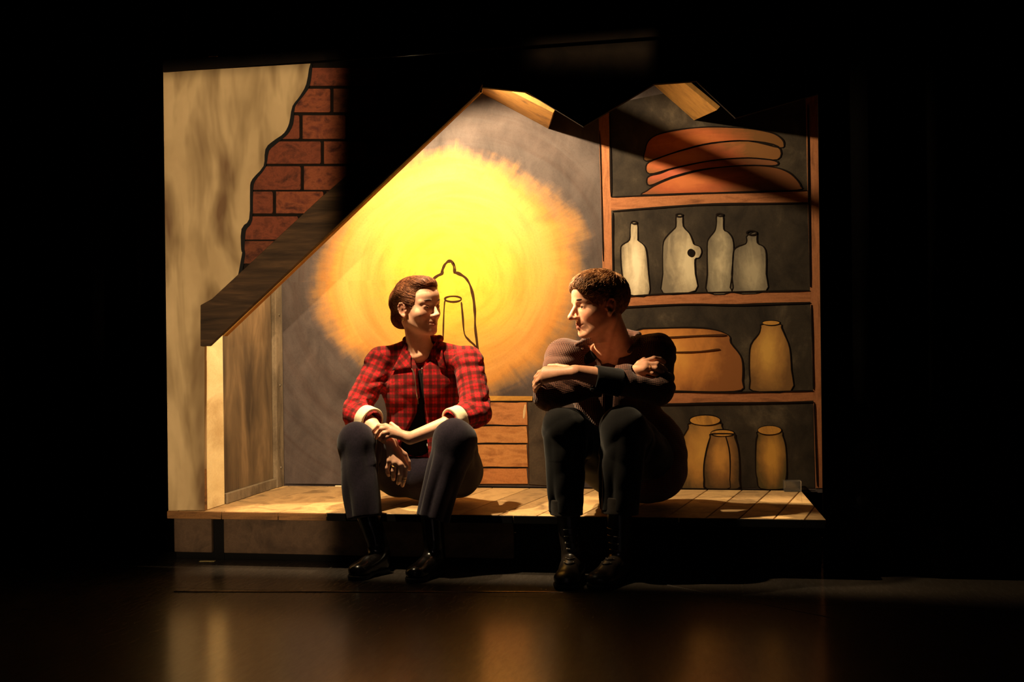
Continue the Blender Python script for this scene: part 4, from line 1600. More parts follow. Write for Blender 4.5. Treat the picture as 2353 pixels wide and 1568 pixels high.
for a_, (t_, h_) in ((AR, BOOT_R), (AL, BOOT_L)):
    F.chain([a_, a_ * 0.8 + V3(h_) * 0.2, V3(h_) * 0.45 + V3(t_) * 0.55 + (0, 0, 0.045), V3(h_) * 0.2 + V3(t_) * 0.8 + (0, 0, 0.034)],
            [0.024, 0.023, 0.018, 0.012], 0.015)
F.add(seg(Hw.p(0, -0.026, -0.050), NB + (0, 0.0, 0.005), 0.047, 0.054), 0.02)
F.add(seg(Hw.p(-0.055, -0.028, -0.055), NB + (-0.008, -0.050, -0.01), 0.010, 0.009), 0.014)
F.add(seg(Hw.p(0.055, -0.028, -0.055), NB + (0.012, -0.050, -0.01), 0.010, 0.009), 0.014)
F.add(seg(NB + (-0.07, -0.035, -0.015), NB + (-0.005, -0.052, -0.018), 0.009, 0.008), 0.014)
head_sdf(F, Hw, False)
# right hand hanging, its back to the front
kn = [WP(932, 1074, -0.050), WP(920, 1068, -0.060), WP(907, 1063, -0.060), WP(895, 1059, -0.052)]
for q in kn:
    F.add(seg(WR * 0.85 + kn[1] * 0.15, q, 0.0165, 0.0115), 0.014)
finger(F, [kn[0], WP(930, 1094, -0.045), WP(927, 1107, -0.030), WP(925, 1116, -0.015)], 0.0098)
finger(F, [kn[1], WP(919, 1091, -0.055), WP(917, 1104, -0.035), WP(915, 1111, -0.015)], 0.0100)
finger(F, [kn[2], WP(904, 1083, -0.058), WP(904, 1095, -0.038), WP(904, 1102, -0.018)], 0.0096)
finger(F, [kn[3], WP(890, 1076, -0.050), WP(891, 1087, -0.035), WP(893, 1093, -0.020)], 0.0086)
finger(F, [WP(912, 1030, -0.03), WP(930, 1045, -0.02), WP(938, 1062, -0.015), WP(940, 1078, -0.015)], 0.0110)
# left hand laid over the right forearm
kn2 = [WP(886, 979, -0.052), WP(893, 984, -0.062), WP(898, 992, -0.068), WP(902, 1000, -0.068)]
for q in kn2:
    F.add(seg(WL * 0.88 + kn2[1] * 0.12, q, 0.0155, 0.0105), 0.012)
finger(F, [kn2[0], WP(871, 979, -0.045), WP(860, 988, -0.030), WP(856, 996, -0.015)], 0.0090)
finger(F, [kn2[1], WP(876, 986, -0.060), WP(867, 997, -0.048), WP(864, 1007, -0.030)], 0.0092)
finger(F, [kn2[2], WP(882, 996, -0.068), WP(875, 1004, -0.058), WP(873, 1010, -0.042)], 0.0090)
finger(F, [kn2[3], WP(890, 1004, -0.068), WP(883, 1010, -0.060), WP(880, 1014, -0.046)], 0.0082)
finger(F, [WP(928, 1000, -0.045), WP(912, 985, -0.025), WP(899, 974, -0.010)], 0.0105)
woman = F.build('person', M_SKIN_W, None, {'tint': skin_attr(Hw, False)})
tag(woman, 'person in red plaid jacket sitting with forearms on dark trouser knees', 'person')
for sx in (-1, 1):
    eye_obj(Hw, sx, (0.25, 1.0, 0.02), woman, M_EYE)
    pts = [Hw.p(sx * (0.014 + 0.032 * u), 0.0892 - 0.016 * u * u - 0.001 * u, 0.0225 + 0.006 * math.sin(u * 2.6) - 0.002 * u) for u in np.linspace(0, 1, 8)]
    tube('eyebrow', pts, 0.0034, M_BROW, woman, 6, False, True)
    pts = [Hw.p(sx * (0.0195 + 0.024 * u), 0.0795 - 0.010 * u * u, 0.0015 + 0.0062 * math.sin(u * 3.0) - 0.001) for u in np.linspace(0, 1, 9)]
    tube('eyelash', pts, 0.0016, M_EYE[2], woman, 5, False, True)

# shirt, under the jacket
F = SDF(lo, hi, 0.006)
F.add(ell(WP(968, 890, 0.275), (0.145, 0.098, 0.155)), 0.02)
F.add(ell(WP(968, 1000, 0.315), (0.13, 0.10, 0.14)), 0.04)
F.chain([NB + (0, 0.01, -0.03), SR], [0.044, 0.036], 0.03)
F.chain([NB + (0, 0.01, -0.03), SL], [0.044, 0.036], 0.03)
F.sub(seg(NB + (0, -0.045, -0.020), NB + (0, -0.02, 0.12), 0.048, 0.075), 0.004)
F.build('shirt', M_BLACK_KNIT, woman)

# jacket
cR, cL = WP(848, 966, 0.080), WP(1046, 966, 0.035)
F = SDF(lo, hi, 0.0032)
F.add(ell(WP(968, 885, 0.268), (0.168, 0.118, 0.17)), 0.02)
F.add(ell(WP(970, 985, 0.31), (0.152, 0.128, 0.16)), 0.05)
F.add(ell(WP(978, 1050, 0.31), (0.165, 0.135, 0.10)), 0.05)
F.chain([NB + (-0.045, 0.012, 0.012), SR], [0.044, 0.056], 0.035)
F.chain([NB + (0.045, 0.012, 0.012), SL], [0.044, 0.056], 0.035)
F.chain([SR, ER, cR], [0.056, 0.053, 0.049], 0.02)
F.chain([SL, EL, cL], [0.056, 0.052, 0.047], 0.02)
F.wrinkle(0.006, 55, 3)
F.wrinkle(0.009, 75, 41, (0.6, 1, 1.4), ER, 0.06)
F.wrinkle(0.009, 75, 42, (0.6, 1, 1.4), EL, 0.06)
F.wrinkle(0.006, 80, 43, (0.6, 1, 1.4), SL * 0.5 + EL * 0.5, 0.06)
F.folds(SR, ER, 0.0030, 4.5, 0.10, 0.085, 1.0)
F.folds(SL, EL, 0.0030, 4.5, 0.12, 0.085, 2.2)
F.folds(ER, cR, 0.0025, 3.0, 0.10, 0.075, 0.4)
F.folds(EL, cL, 0.0025, 3.0, 0.10, 0.075, 1.7)
vee = [(936, 770), (1004, 770), (996, 815), (968, 846), (971, 900), (975, 960), (984, 1080), (974, 1080), (962, 940), (958, 900), (953, 848), (944, 820)]
low = [(962, 915), (971, 915), (976, 970), (990, 1130), (870, 1130), (905, 1040), (935, 985), (954, 950)]  # wider cut added: black shirt stands in for shade under the arm
F.sub(xzprism([(W(x, y, 0.18).x, W(x, y, 0.18).z) for x, y in low], -0.2, 0.235), 0.004)
F.sub(xzprism([(W(x, y, 0.14).x, W(x, y, 0.14).z) for x, y in vee], -0.2, 0.19), 0.004)
F.sub(seg(NB + (0, 0.0, 0.0), NB + (0, -0.01, 0.15), 0.060, 0.075), 0.006)
F.sub(seg(cR, cR + (cR - ER), 0.040, 0.040), 0.004)
F.sub(seg(cL, cL + (cL - EL), 0.038, 0.038), 0.004)
uvw = cloth_uv([(SR, ER, 0.058), (ER, cR, 0.052), (SL, EL, 0.058), (EL, cL, 0.05)])
jacket = F.build('jacket', M_PLAID, woman, {'cloth': uvw})
jt = bvh_of(jacket)


def cuff(name, a, b, r0, r1, mat, parent, inner):
    a, b = V3(a), V3(b)
    C_ = SDF(np.minimum(a, b) - 0.09, np.maximum(a, b) + 0.09, 0.0026)
    C_.add(seg(a, b, r0, r1), 0.004)
    d = (b - a) / np.linalg.norm(b - a)
    C_.sub(seg(a - d * 0.1, b + d * 0.15, inner, inner), 0.003)
    m_ = np.array(Vector(d).to_track_quat('Z', 'Y').to_matrix())
    C_.sub(rbox(b + d * 0.062, (0.12, 0.12, 0.055), m_), 0.003)
    C_.sub(rbox(a - d * 0.062, (0.12, 0.12, 0.055), m_), 0.003)
    C_.wrinkle(0.002, 70, 5)
    return C_.build(name, mat, parent)


dR = (cR - ER) / np.linalg.norm(cR - ER)
dL = (cL - EL) / np.linalg.norm(cL - EL)
cuff('cuff', cR - dR * 0.020, cR + dR * 0.016, 0.0575, 0.0570, M_CREAM, jacket, 0.0455)
cuff('cuff', cL - dL * 0.020, cL + dL * 0.016, 0.0555, 0.0545, M_CREAM, jacket, 0.0435)
# collar stand round the neck
C_ = SDF(NB - 0.15, NB + 0.15, 0.0026)
cp = [WP(938, 790, 0.216), WP(934, 782, 0.245), WP(955, 778, 0.290), WP(985, 778, 0.292), WP(1010, 780, 0.250), WP(1011, 787, 0.218)]
C_.chain(cp, [0.010, 0.014, 0.016, 0.016, 0.015, 0.010], 0.010)
C_.wrinkle(0.002, 60, 19)
C_.build('collar', M_PLAID, jacket, {'cloth': lambda v: np.stack([v[:, 0], v[:, 2], v[:, 1]], 1)})
# collar points, lying on the chest
for quad in ([(933, 788), (943, 806), (946, 848), (905, 853)], [(1015, 790), (1003, 808), (1008, 846), (1028, 856)]):
    g = lerp_grid(quad, 9, 7, lambda p: onto(p[0], p[1], jt, 0.007, 0.15))
    for r_ in g[:2]:
        for i_ in range(len(r_)):
            r_[i_] = r_[i_] + Vector((0, 0.0, 0.004))
    patch('collar', g, 0.004, M_PLAID, jacket, {'cloth': lambda v: np.stack([v[:, 0] * 0.7 + v[:, 2] * 0.7, v[:, 2] * 0.7 - v[:, 0] * 0.7, v[:, 1]], 1)})
for line in ([(946, 848), (952, 862), (957, 900), (961, 935), (966, 965)], [(970, 846), (969, 870), (971, 905), (974, 950), (978, 990), (984, 1030)]):
    pts = [onto(p[0], p[1], jt, 0.002, 0.15) for p in smooth_line(line, 5)]
    tube('zip', pts, 0.0022, M_STEEL, jacket, 6)

# trousers
F = SDF(lo, (hi[0], hi[1], 0.75), 0.004)
F.add(ell(WP(975, 1090, 0.32), (0.175, 0.135, 0.105)), 0.03)
F.add(seg(HR, KR, 0.098, 0.070), 0.03)
F.add(seg(HL, KL, 0.108, 0.072), 0.03)
F.add(seg(KR, hemR, 0.069, 0.060), 0.03)
F.add(seg(KL, hemL, 0.071, 0.060), 0.03)
F.wrinkle(0.009, 30, 11, (1.4, 1, 0.6))
F.pleats(KR, hemR, 0.018, 6, 0.10, 1.0, keep_end=True)
F.pleats(KL, hemL, 0.018, 6, 0.10, 2.4, keep_end=True)
F.pleats(HL, KL, 0.010, 5, 0.13, 0.6)
F.pleats(HR, KR, 0.010, 5, 0.13, 1.9)
for h_, k_ in ((hemR, KR), (hemL, KL)):
    d = (h_ - k_) / np.linalg.norm(h_ - k_)
    m_ = np.array(Vector(d).to_track_quat('Z', 'Y').to_matrix())
    F.sub(rbox(h_ + d * 0.060, (0.11, 0.11, 0.055), m_), 0.004)
F.sub(rbox((0, 0.69, ZP - 0.1), (3, 0.704, 0.1005), None, 0.0), 0.003)
F.build('trousers', M_NAVY, woman)


def boot(name, toe, heel, top, r_top, r_ank, parent, mat, laces=False, heel_h=0.03, wid=0.040, length_pad=0.0):
    toe, heel, top = V3(toe), V3(heel), V3(top)
    f = toe - heel
    f[2] = 0
    L = np.linalg.norm(f)
    f /= L
    up_ = np.array((0, 0, 1.0))
    s_ = np.cross(f, up_)
    R_ = np.stack([s_, f, up_], 1)
    P = lambda x, y, z: np.array((heel[0], heel[1], 0)) + R_ @ np.array((x, y, z))
    lo_ = np.minimum(np.minimum(P(-.07, -.05, 0), P(.07, L + .04, 0)), np.minimum(P(.07, -.05, 0), P(-.07, L + .04, 0)))
    lo_ = np.minimum(lo_, top - 0.09)
    hi_ = np.maximum(np.maximum(P(-.07, -.05, 0), P(.07, L + .04, 0)), np.maximum(P(.07, -.05, 0), P(-.07, L + .04, 0)))
    hi_ = np.maximum(hi_, top + 0.09)
    lo_[2] = -0.01
    b = SDF(lo_, hi_, 0.0032)
    zs = 0.016
    ank = P(0, L * 0.20, 0.095)
    b.add(ell(P(0, L * 0.14, 0.045), (wid * 0.82, L * 0.17, 0.042), R_), 0.01)                 # heel
    b.add(seg(P(0, L * 0.22, 0.050), P(0, L * 0.62, 0.038), wid * 0.92, wid * 0.86), 0.02)      # instep
    b.add(ell(P(0, L * 0.78, 0.034), (wid * 1.04, L * 0.21, 0.030), R_), 0.02)                  # toe
    b.add(seg(P(0, L * 0.22, 0.070), P(0, L * 0.50, 0.056), r_ank * 0.9, wid * 0.7), 0.02)
    b.add(seg(ank, top, r_ank, r_top), 0.02)
    b.sub(rbox(P(0, L * 0.5, -0.5 + zs), (0.2, 0.5, 0.5), R_, 0.0), 0.002)
    b.wrinkle(0.0035, 70, 21 + int(toe[0] * 100) % 7, (1, 1, 1), P(0, L * 0.42, 0.07), 0.05)
    o = b.build(name, mat, parent)
    # sole with a separate heel
    s2 = SDF(lo_, hi_, 0.0032)
    s2.add(ell(P(0, L * 0.76, 0.011), (wid * 1.10, L * 0.245, 0.03), R_), 0.004)
    s2.add(ell(P(0, L * 0.16, 0.011), (wid * 0.92, L * 0.18, 0.03), R_), 0.004)
    s2.add(rbox(P(0, L * 0.46, 0.014), (wid * 0.72, L * 0.3, 0.012), R_), 0.01)
    s2.sub(rbox(P(0, L * 0.5, 0.5 + zs + 0.003), (0.3, 0.6, 0.5), R_, 0.0), 0.0015)
    s2.sub(rbox(P(0, L * 0.5, -0.5 + 0.001), (0.3, 0.6, 0.5), R_, 0.0), 0.001)
    s2.sub(rbox(P(0, L * 0.42, 0.0), (0.2, L * 0.07, 0.007), R_, 0.0), 0.001)
    s2.build('sole', M_SOLE, o)
    if laces:
        tr = bvh_of(o)
        axis = [P(0, L * 0.60, 0.09), P(0, L * 0.50, 0.105), P(0, L * 0.42, 0.125), P(0, L * 0.37, 0.150), P(0, L * 0.345, 0.178), P(0, L * 0.335, 0.205)]
        for i, c_ in enumerate(axis):
            row = []
            for sgn in (-1, 1):
                loc, nrm, _, _ = tr.find_nearest(Vector(c_ + R_ @ np.array((sgn * 0.019, 0.0, -0.006))))
                row.append(loc + nrm * 0.0015)
                bm = bmesh.new()
                bmesh.ops.create_uvsphere(bm, u_segments=8, v_segments=6, radius=0.0034)
                bmesh.ops.transform(bm, matrix=Matrix.Translation(loc + nrm * 0.0008), verts=bm.verts)
                me = bpy.data.meshes.new('eyelet')
                bm.to_mesh(me)
                bm.free()
                link('eyelet', me, M_STEEL, o, True)
            mid, n2, _, _ = tr.find_nearest((row[0] + row[1]) / 2 + Vector(f) * 0.02)
            tube('lace', smooth3([row[0], mid + n2 * 0.004, row[1]]), 0.0024, M_LACE, o, 6)
    return o


def smooth3(pts, n=6):
    a, b, c = pts
    out = []
    for i in range(n + 1):
        t_ = i / n
        out.append(a * (1 - t_) ** 2 + (b * 2 - (a + c) * 0.5) * (2 * t_ * (1 - t_)) + c * t_ ** 2)
    return out


M_LACE = plain('waxed_black_lace', (34, 27, 22), 0.45, 0.5)
boot('boot', *BOOT_R, hemR + (0.008, 0.004, 0.03), 0.046, 0.040, woman, M_LEATHER, False, wid=0.038)
boot('boot', *BOOT_L, hemL + (-0.004, 0.004, 0.03), 0.046, 0.040, woman, M_LEATHER, False, wid=0.038)

# hair pinned up, with a roll at the back
F = SDF(Hw.o - 0.19, Hw.o + 0.19, 0.0028)
F.add(Hw.e((0, -0.018, 0.038), (0.079, 0.101, 0.086)), 0.01)
F.add(Hw.e((0, 0.022, 0.088), (0.062, 0.062, 0.034), 0.1), 0.02)
F.add(Hw.e((0, -0.090, 0.020), (0.062, 0.042, 0.060), 0.3), 0.02)
F.add(Hw.e((0, -0.092, -0.035), (0.056, 0.034, 0.046), -0.2), 0.02)
F.sub(Hw.e((0, 0.172, -0.050), (0.150, 0.162, 0.166)), 0.006)
F.sub(Hw.e((0, 0.02, -0.110), (0.12, 0.082, 0.072)), 0.008)
for sx in (-1, 1):
    F.sub(Hw.e((sx * 0.085, 0.002, -0.022), (0.028, 0.030, 0.040)), 0.006)
Hf = Hw


def flow_w(p):
    q = Hw.local(p[None])[0]
    if q[1] < -0.075:
        d = np.array((-q[2] * 0.4 * np.sign(q[0] + 1e-6), -0.1, -0.9 + 0.2 * math.sin(q[0] * 60)))
    else:
        d = np.array((-q[0] * 2.5, -0.9, 0.25 - 3.4 * max(0, -q[1] - 0.01)))
    return Hw.R @ d


F.wrinkle(0.0035, 60, 8, (1.0, 0.4, 1.6))
hair = F.build('hair', M_HAIR_W, woman)
strands('hair_strands', hair, 3200, 9, 0.008, flow_w, 0.0010, M_HAIR_W, hair, 4, 0.0016, 0.10)
strands('loose_hair', hair, 26, 9, 0.007, flow_w, 0.0004, M_HAIR_W, hair, 14, 0.004, 0.5, None, 0.02)
for sx in (-1, 1):
    c = Hw.p(sx * 0.0785, -0.010, -0.040)
    tube('earring', [c + np.array((0.006 * math.cos(a), 0.001, 0.006 * math.sin(a) - 0.004)) for a in np.linspace(0, 2 * math.pi, 14)[:-1]], 0.0013, M_GOLD, woman, 6, True)


def ring(a, b, r, parent, mat=None):
    a, b = Vector(a), Vector(b)
    d = (b - a).normalized()
    e1 = d.cross(Vector((0.2, 0.3, 0.9))).normalized()
    e2 = d.cross(e1)
    c = a * 0.55 + b * 0.45
    tube('ring', [c + e1 * (r * math.cos(t_)) + e2 * (r * math.sin(t_)) for t_ in np.linspace(0, 2 * math.pi, 17)[:-1]], 0.0017, mat or M_GOLD, parent, 6, True)


ring(kn[2], WP(904, 1083, -0.058), 0.0100, woman)
ring(WP(930, 1094, -0.045), WP(927, 1107, -0.030), 0.0092, woman)

# ------------------------------------------------------------------ the man
SRm, SLm = WP(1296, 822, 0.12), WP(1508, 810, 0.20)
ERm, ELm = WP(1264, 906, -0.02), WP(1512, 896, 0.025)
WRm, WLm = WP(1447, 861, -0.015), WP(1325, 856, -0.125)
NBm = WP(1425, 805, 0.175)
HRm, HLm = WP(1400, 1075, 0.30), WP(1510, 1075, 0.30)
KRm, KLm = WP(1298, 985, -0.09), WP(1432, 985, -0.08)
BOOT_RM = (at_y(1296, -0.275), at_y(1296, -0.275) + Vector((0.015, 0.262, 0)))
BOOT_LM = (at_y(1362, -0.260), at_y(1362, -0.260) + Vector((0.105, 0.235, 0)))
ARm, ALm = ankle_of(*BOOT_RM), ankle_of(*BOOT_LM)
hmR, hmL = WP(1301, 1172, -0.088), WP(1424, 1170, -0.098)
Hm = Head(WP(1374, 702, 0.09), math.radians(-70), math.radians(-5), math.radians(0), 1.13)
lo = (W(1212, 1000, 0).x, -0.30, 0.01)
hi = (W(1600, 1000, 0.2).x + 0.03, 0.50, 1.24)
F = SDF(lo, hi, 0.0032)
F.add(ell(WP(1415, 900, 0.21), (0.155, 0.095, 0.17)), 0.03)
F.add(ell(WP(1440, 1010, 0.28), (0.14, 0.11, 0.15)), 0.04)
F.add(ell(WP(1455, 1078, 0.30), (0.16, 0.12, 0.105)), 0.04)
F.chain([NBm + (0, 0.02, -0.02), SRm], [0.055, 0.050], 0.03)
F.chain([NBm + (0, 0.02, -0.02), SLm], [0.055, 0.050], 0.03)
F.chain([SRm, ERm, WRm], [0.050, 0.044, 0.030], 0.012)
F.chain([SLm, ELm], [0.050, 0.044], 0.012)
F.chain([ELm, ELm * 0.45 + WLm * 0.55, WLm], [0.044, 0.045, 0.0275], 0.012)
for h_, k_, m_, a_ in ((HRm, KRm, hmR, ARm), (HLm, KLm, hmL, ALm)):
    F.chain([h_, k_, m_, a_], [0.085, 0.058, 0.028, 0.027], 0.015)
for a_, (t_, h_) in ((ARm, BOOT_RM), (ALm, BOOT_LM)):
    F.chain([a_, a_ * 0.8 + V3(h_) * 0.2, V3(h_) * 0.45 + V3(t_) * 0.55 + (0, 0, 0.045), V3(h_) * 0.2 + V3(t_) * 0.8 + (0, 0, 0.034)],
            [0.027, 0.025, 0.020, 0.013], 0.015)
F.add(seg(Hm.p(0, -0.030, -0.045), NBm + (-0.01, 0.0, 0.0), 0.055, 0.064), 0.025)
F.add(seg(Hm.p(0.055, -0.028, -0.050), NBm + (-0.06, -0.055, -0.03), 0.011, 0.009), 0.016)
F.add(seg(Hm.p(0, 0.030, -0.085), NBm + (-0.06, -0.06, -0.01), 0.016, 0.02), 0.03)
head_sdf(F, Hm, True)
# left hand over the right upper arm
kn = [WP(1253, 850, -0.105), WP(1249, 857, -0.115), WP(1248, 866, -0.120), WP(1252, 874, -0.118)]
for q in kn:
    F.add(seg(WLm * 0.9 + kn[1] * 0.1, q, 0.0185, 0.0130), 0.014)
finger(F, [kn[0], WP(1240, 857, -0.090), WP(1232, 867, -0.065), WP(1231, 876, -0.045)], 0.0102)
finger(F, [kn[1], WP(1236, 868, -0.105), WP(1229, 880, -0.080), WP(1229, 889, -0.060)], 0.0106)
finger(F, [kn[2], WP(1236, 877, -0.112), WP(1229, 888, -0.090), WP(1229, 896, -0.070)], 0.0102)
finger(F, [kn[3], WP(1240, 884, -0.112), WP(1232, 893, -0.095), WP(1230, 900, -0.078)], 0.0090)
finger(F, [WP(1305, 846, -0.10), WP(1280, 842, -0.075), WP(1262, 842, -0.060)], 0.0115)
# right hand over the left upper arm
kn2 = [WP(1479, 832, 0.000), WP(1485, 838, -0.012), WP(1484, 846, -0.020), WP(1479, 853, -0.022)]
for q in kn2:
    F.add(seg(WRm * 0.9 + kn2[1] * 0.1, q, 0.0185, 0.0122), 0.014)
finger(F, [kn2[0], WP(1503, 824, 0.005), WP(1517, 826, 0.022), WP(1526, 832, 0.040)], 0.0102)
fr = [kn2[2], WP(1507, 847, -0.018), WP(1518, 854, 0.000), WP(1525, 861, 0.018)]
finger(F, [kn2[1], WP(1510, 837, -0.010), WP(1522, 844, 0.008), WP(1530, 851, 0.028)], 0.0104)
finger(F, fr, 0.0098)
finger(F, [kn2[3], WP(1499, 858, -0.022), WP(1510, 863, -0.010), WP(1518, 867, 0.005)], 0.0088)
finger(F, [WP(1455, 850, 0.0), WP(1468, 835, 0.02), WP(1480, 826, 0.03)], 0.0112)
man = F.build('person', M_SKIN_M, None, {'tint': skin_attr(Hm, True)})
tag(man, 'person in dark knit coat sitting with arms crossed over the knees, looking left', 'person')
ring(kn2[2], WP(1507, 847, -0.018), 0.0104, man)
for sx in (-1, 1):
    eye_obj(Hm, sx, (0.1, 1.0, -0.15), man, M_EYE)
    pts = [Hm.p(sx * (0.014 + 0.032 * u), 0.0885 - 0.017 * u * u - 0.002 * u, 0.0215 + 0.005 * math.sin(u * 2.6) - 0.002 * u) for u in np.linspace(0, 1, 8)]
    tube('eyebrow', pts, 0.0044, M_BROW, man, 6, False, True)
    pts = [Hm.p(sx * (0.0195 + 0.024 * u), 0.0795 - 0.010 * u * u, 0.0005 + 0.0055 * math.sin(u * 3.0) - 0.001) for u in np.linspace(0, 1, 9)]
    tube('eyelash', pts, 0.0010, M_EYE[2], man, 5, False, True)

# shirt
F = SDF(lo, hi, 0.006)
F.add(ell(WP(1415, 900, 0.205), (0.165, 0.108, 0.175)), 0.03)
F.add(ell(WP(1440, 1010, 0.275), (0.15, 0.12, 0.15)), 0.04)
F.chain([NBm + (0, 0.02, -0.04), SRm], [0.060, 0.055], 0.03)
F.chain([NBm + (0, 0.02, -0.04), SLm], [0.060, 0.055], 0.03)
F.sub(seg(NBm + (-0.035, -0.05, -0.035), NBm + (-0.03, -0.05, 0.12), 0.050, 0.09), 0.005)
F.build('shirt', M_BLACK_KNIT, man)

# knit coat
M_KNIT = knit_mat('brown_black_knit', (34, 20, 16), (104, 66, 52))
cLm = WP(1419, 879, -0.062)
cRm = WP(1438, 866, -0.020)
F = SDF(lo, hi, 0.0035)
F.add(ell(WP(1415, 895, 0.20), (0.178, 0.125, 0.185)), 0.03)
F.add(ell(WP(1440, 1000, 0.27), (0.170, 0.140, 0.17)), 0.05)
F.add(ell(WP(1500, 1050, 0.30), (0.140, 0.150, 0.175)), 0.05)
F.add(ell(WP(1480, 1100, 0.28), (0.150, 0.150, 0.09)), 0.04)
F.chain([NBm + (-0.06, 0.01, -0.02), SRm], [0.045, 0.068], 0.035)
F.chain([NBm + (0.05, 0.02, 0.0), SLm], [0.052, 0.070], 0.035)
F.chain([SRm, ERm, cRm], [0.068, 0.058, 0.044], 0.02)
F.chain([SLm, ELm, cLm], [0.070, 0.056, 0.046], 0.02)
F.wrinkle(0.006, 50, 31)
F.folds(SRm, ERm, 0.0030, 3.6, 0.14, 0.10, 1.4)
F.folds(ERm, cRm, 0.0030, 4.0, 0.16, 0.085, 0.6)
F.folds(SLm, ELm, 0.0040, 3.8, 0.16, 0.10, 2.6)
F.folds(ELm, cLm, 0.0020, 3.0, 0.2, 0.08, 0.2)
vee = [(1335, 740), (1455, 735), (1440, 790), (1420, 820), (1410, 900), (1404, 1000), (1390, 1000), (1388, 900), (1380, 830), (1345, 790)]
F.sub(xzprism([(W(x, y, 0.08).x, W(x, y, 0.08).z) for x, y in vee], -0.3, 0.125), 0.005)
F.sub(seg(NBm + (-0.01, 0.0, -0.005), Hm.p(0, -0.03, -0.02), 0.070, 0.085), 0.008)
F.sub(seg(cLm, cLm + (cLm - ELm), 0.0465, 0.0465), 0.003)
F.sub(seg(cRm, cRm + (cRm - ERm) * 0.3, 0.034, 0.034), 0.003)
F.sub(rbox((0, 0.69, ZP - 0.1), (3, 0.704, 0.1005), None, 0.0), 0.003)
uvm = cloth_uv([(SRm, ERm, 0.064), (ERm, cRm, 0.052), (SLm, ELm, 0.064), (ELm, cLm, 0.05)])
coat = F.build('coat', M_KNIT, man, {'cloth': uvm})
dM = (WLm - cLm) / np.linalg.norm(WLm - cLm)
cuff('cuff', cLm - dM * 0.004, WP(1369, 871, -0.094), 0.0520, 0.0500, M_BLACK_KNIT, coat, 0.0455)
# upright collar round the neck
F = SDF(NBm - 0.2, NBm + 0.2, 0.003)
cp = [WP(1325, 792, 0.06), WP(1345, 784, 0.14), WP(1385, 776, 0.235), WP(1440, 766, 0.265), WP(1466, 770, 0.235), WP(1466, 786, 0.160), WP(1446, 808, 0.085)]
F.chain([V3(p) for p in cp], [0.008, 0.012, 0.014, 0.013, 0.011, 0.009, 0.008], 0.012)
F.wrinkle(0.003, 60, 9)
F.build('collar', M_KNIT, coat, {'cloth': lambda v: np.stack([v[:, 0], v[:, 2], v[:, 1]], 1)})
ct = bvh_of(coat)
for (x, y) in ((1337, 802), (1434, 816)):
    c = onto(x, y, ct, 0.003, 0.08)
    bm = bmesh.new()
    bmesh.ops.create_uvsphere(bm, u_segments=12, v_segments=8, radius=0.0045)
    bmesh.ops.transform(bm, matrix=Matrix.Translation(c), verts=bm.verts)
    me = bpy.data.meshes.new('button')
    bm.to_mesh(me)
    bm.free()
    link('button', me, M_STEEL, coat, True)

# trousers with turned-up hems
F = SDF(lo, (hi[0], hi[1], 0.80), 0.004)
F.add(ell(WP(1460, 1085, 0.29), (0.185, 0.135, 0.115)), 0.03)
F.add(seg(HRm, KRm, 0.105, 0.078), 0.03)
F.add(seg(HLm, KLm, 0.110, 0.080), 0.03)
F.add(seg(KRm, hmR, 0.074, 0.058), 0.02)
F.add(seg(KLm, hmL, 0.078, 0.066), 0.02)
F.wrinkle(0.009, 30, 17, (1.4, 1, 0.6))
F.pleats(KRm, hmR, 0.018, 6, 0.11, 0.5, keep_end=True)
F.pleats(KLm, hmL, 0.018, 6, 0.115, 1.6, keep_end=True)
F.pleats(HRm, KRm, 0.010, 5, 0.14, 2.0)
F.pleats(HLm, KLm, 0.010, 5, 0.14, 0.3)
for h_, k_ in ((hmR, KRm), (hmL, KLm)):
    d = (h_ - k_) / np.linalg.norm(h_ - k_)
    m_ = np.array(Vector(d).to_track_quat('Z', 'Y').to_matrix())
    F.sub(rbox(h_ + d * 0.062, (0.12, 0.12, 0.055), m_), 0.004)
F.sub(rbox((0, 0.69, ZP - 0.1), (3, 0.704, 0.1005), None, 0.0), 0.003)
trs = F.build('trousers', wool_mat('black_wool', (9, 8, 8), (17, 14, 13)), man)
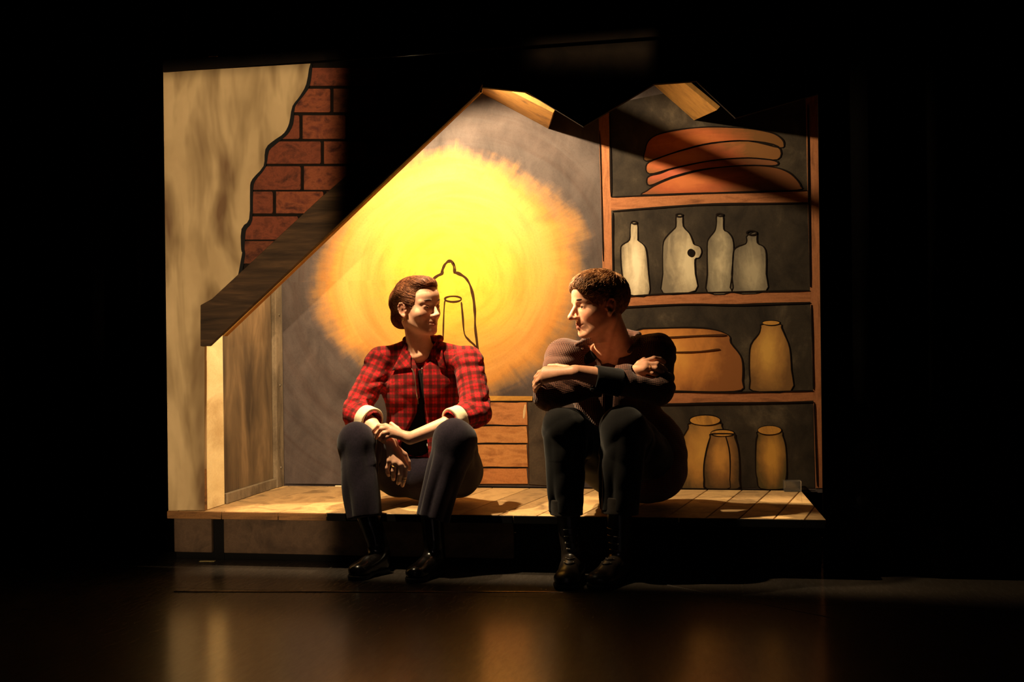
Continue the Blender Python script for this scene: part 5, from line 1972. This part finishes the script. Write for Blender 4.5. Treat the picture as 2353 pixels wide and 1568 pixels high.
M_TURN = wool_mat('grey_black_wool', (32, 27, 24), (46, 40, 34))
for h_, k_, r_ in ((hmR, KRm, 0.063), (hmL, KLm, 0.070)):
    d = (h_ - k_) / np.linalg.norm(h_ - k_)
    cuff('turn_up', h_ - d * 0.035, h_ + d * 0.010, r_, r_ - 0.001, M_TURN, trs, r_ - 0.012)

M_BOOT = plain('worn_black_leather', (30, 24, 19), 0.34, 0.5, 0, 0, 0.35, 30)
boot('boot', *BOOT_RM, hmR + (0, 0, 0.04), 0.046, 0.044, man, M_BOOT, True, wid=0.046)
boot('boot', *BOOT_LM, hmL + (0, 0, 0.04), 0.046, 0.044, man, M_BOOT, True, wid=0.046)

# short hair combed to a fringe
F = SDF(Hm.o - 0.21, Hm.o + 0.21, 0.003)
F.add(Hm.e((0, -0.016, 0.036), (0.078, 0.102, 0.088)), 0.01)
F.add(Hm.e((0, 0.035, 0.072), (0.062, 0.055, 0.042), -0.3), 0.02)
F.sub(Hm.e((0, 0.176, -0.066), (0.150, 0.150, 0.170)), 0.005)
F.sub(Hm.e((0, 0.00, -0.125), (0.12, 0.125, 0.085)), 0.010)
for sx in (-1, 1):
    F.sub(Hm.e((sx * 0.085, 0.004, -0.018), (0.026, 0.030, 0.040)), 0.006)
F.wrinkle(0.0035, 80, 12)
hair = F.build('hair', M_HAIR_M, man)


def flow_m(p):
    q = Hm.local(p[None])[0]
    if q[2] > 0.03 and q[1] > -0.06:
        d = np.array((0.12 * np.sign(q[0] + 1e-6) - 0.1, 1.0, -0.45))
    else:
        d = np.array((0.0, -0.15, -1.0))
    return Hm.R @ d


strands('hair_strands', hair, 2300, 6, 0.0065, flow_m, 0.0012, M_HAIR_M, hair, 6, 0.002, 0.28, None, 0.004)
strands('fringe', hair, 420, 8, 0.006, lambda p: Hm.R @ np.array((-0.10 + 0.25 * math.sin(p[2] * 300), 0.55, -0.9)), 0.0014, M_HAIR_M, hair, 16, 0.002, 0.22,
        lambda p: Hm.local(p[None])[0][1] > 0.045 and Hm.local(p[None])[0][2] > 0.05, 0.005)
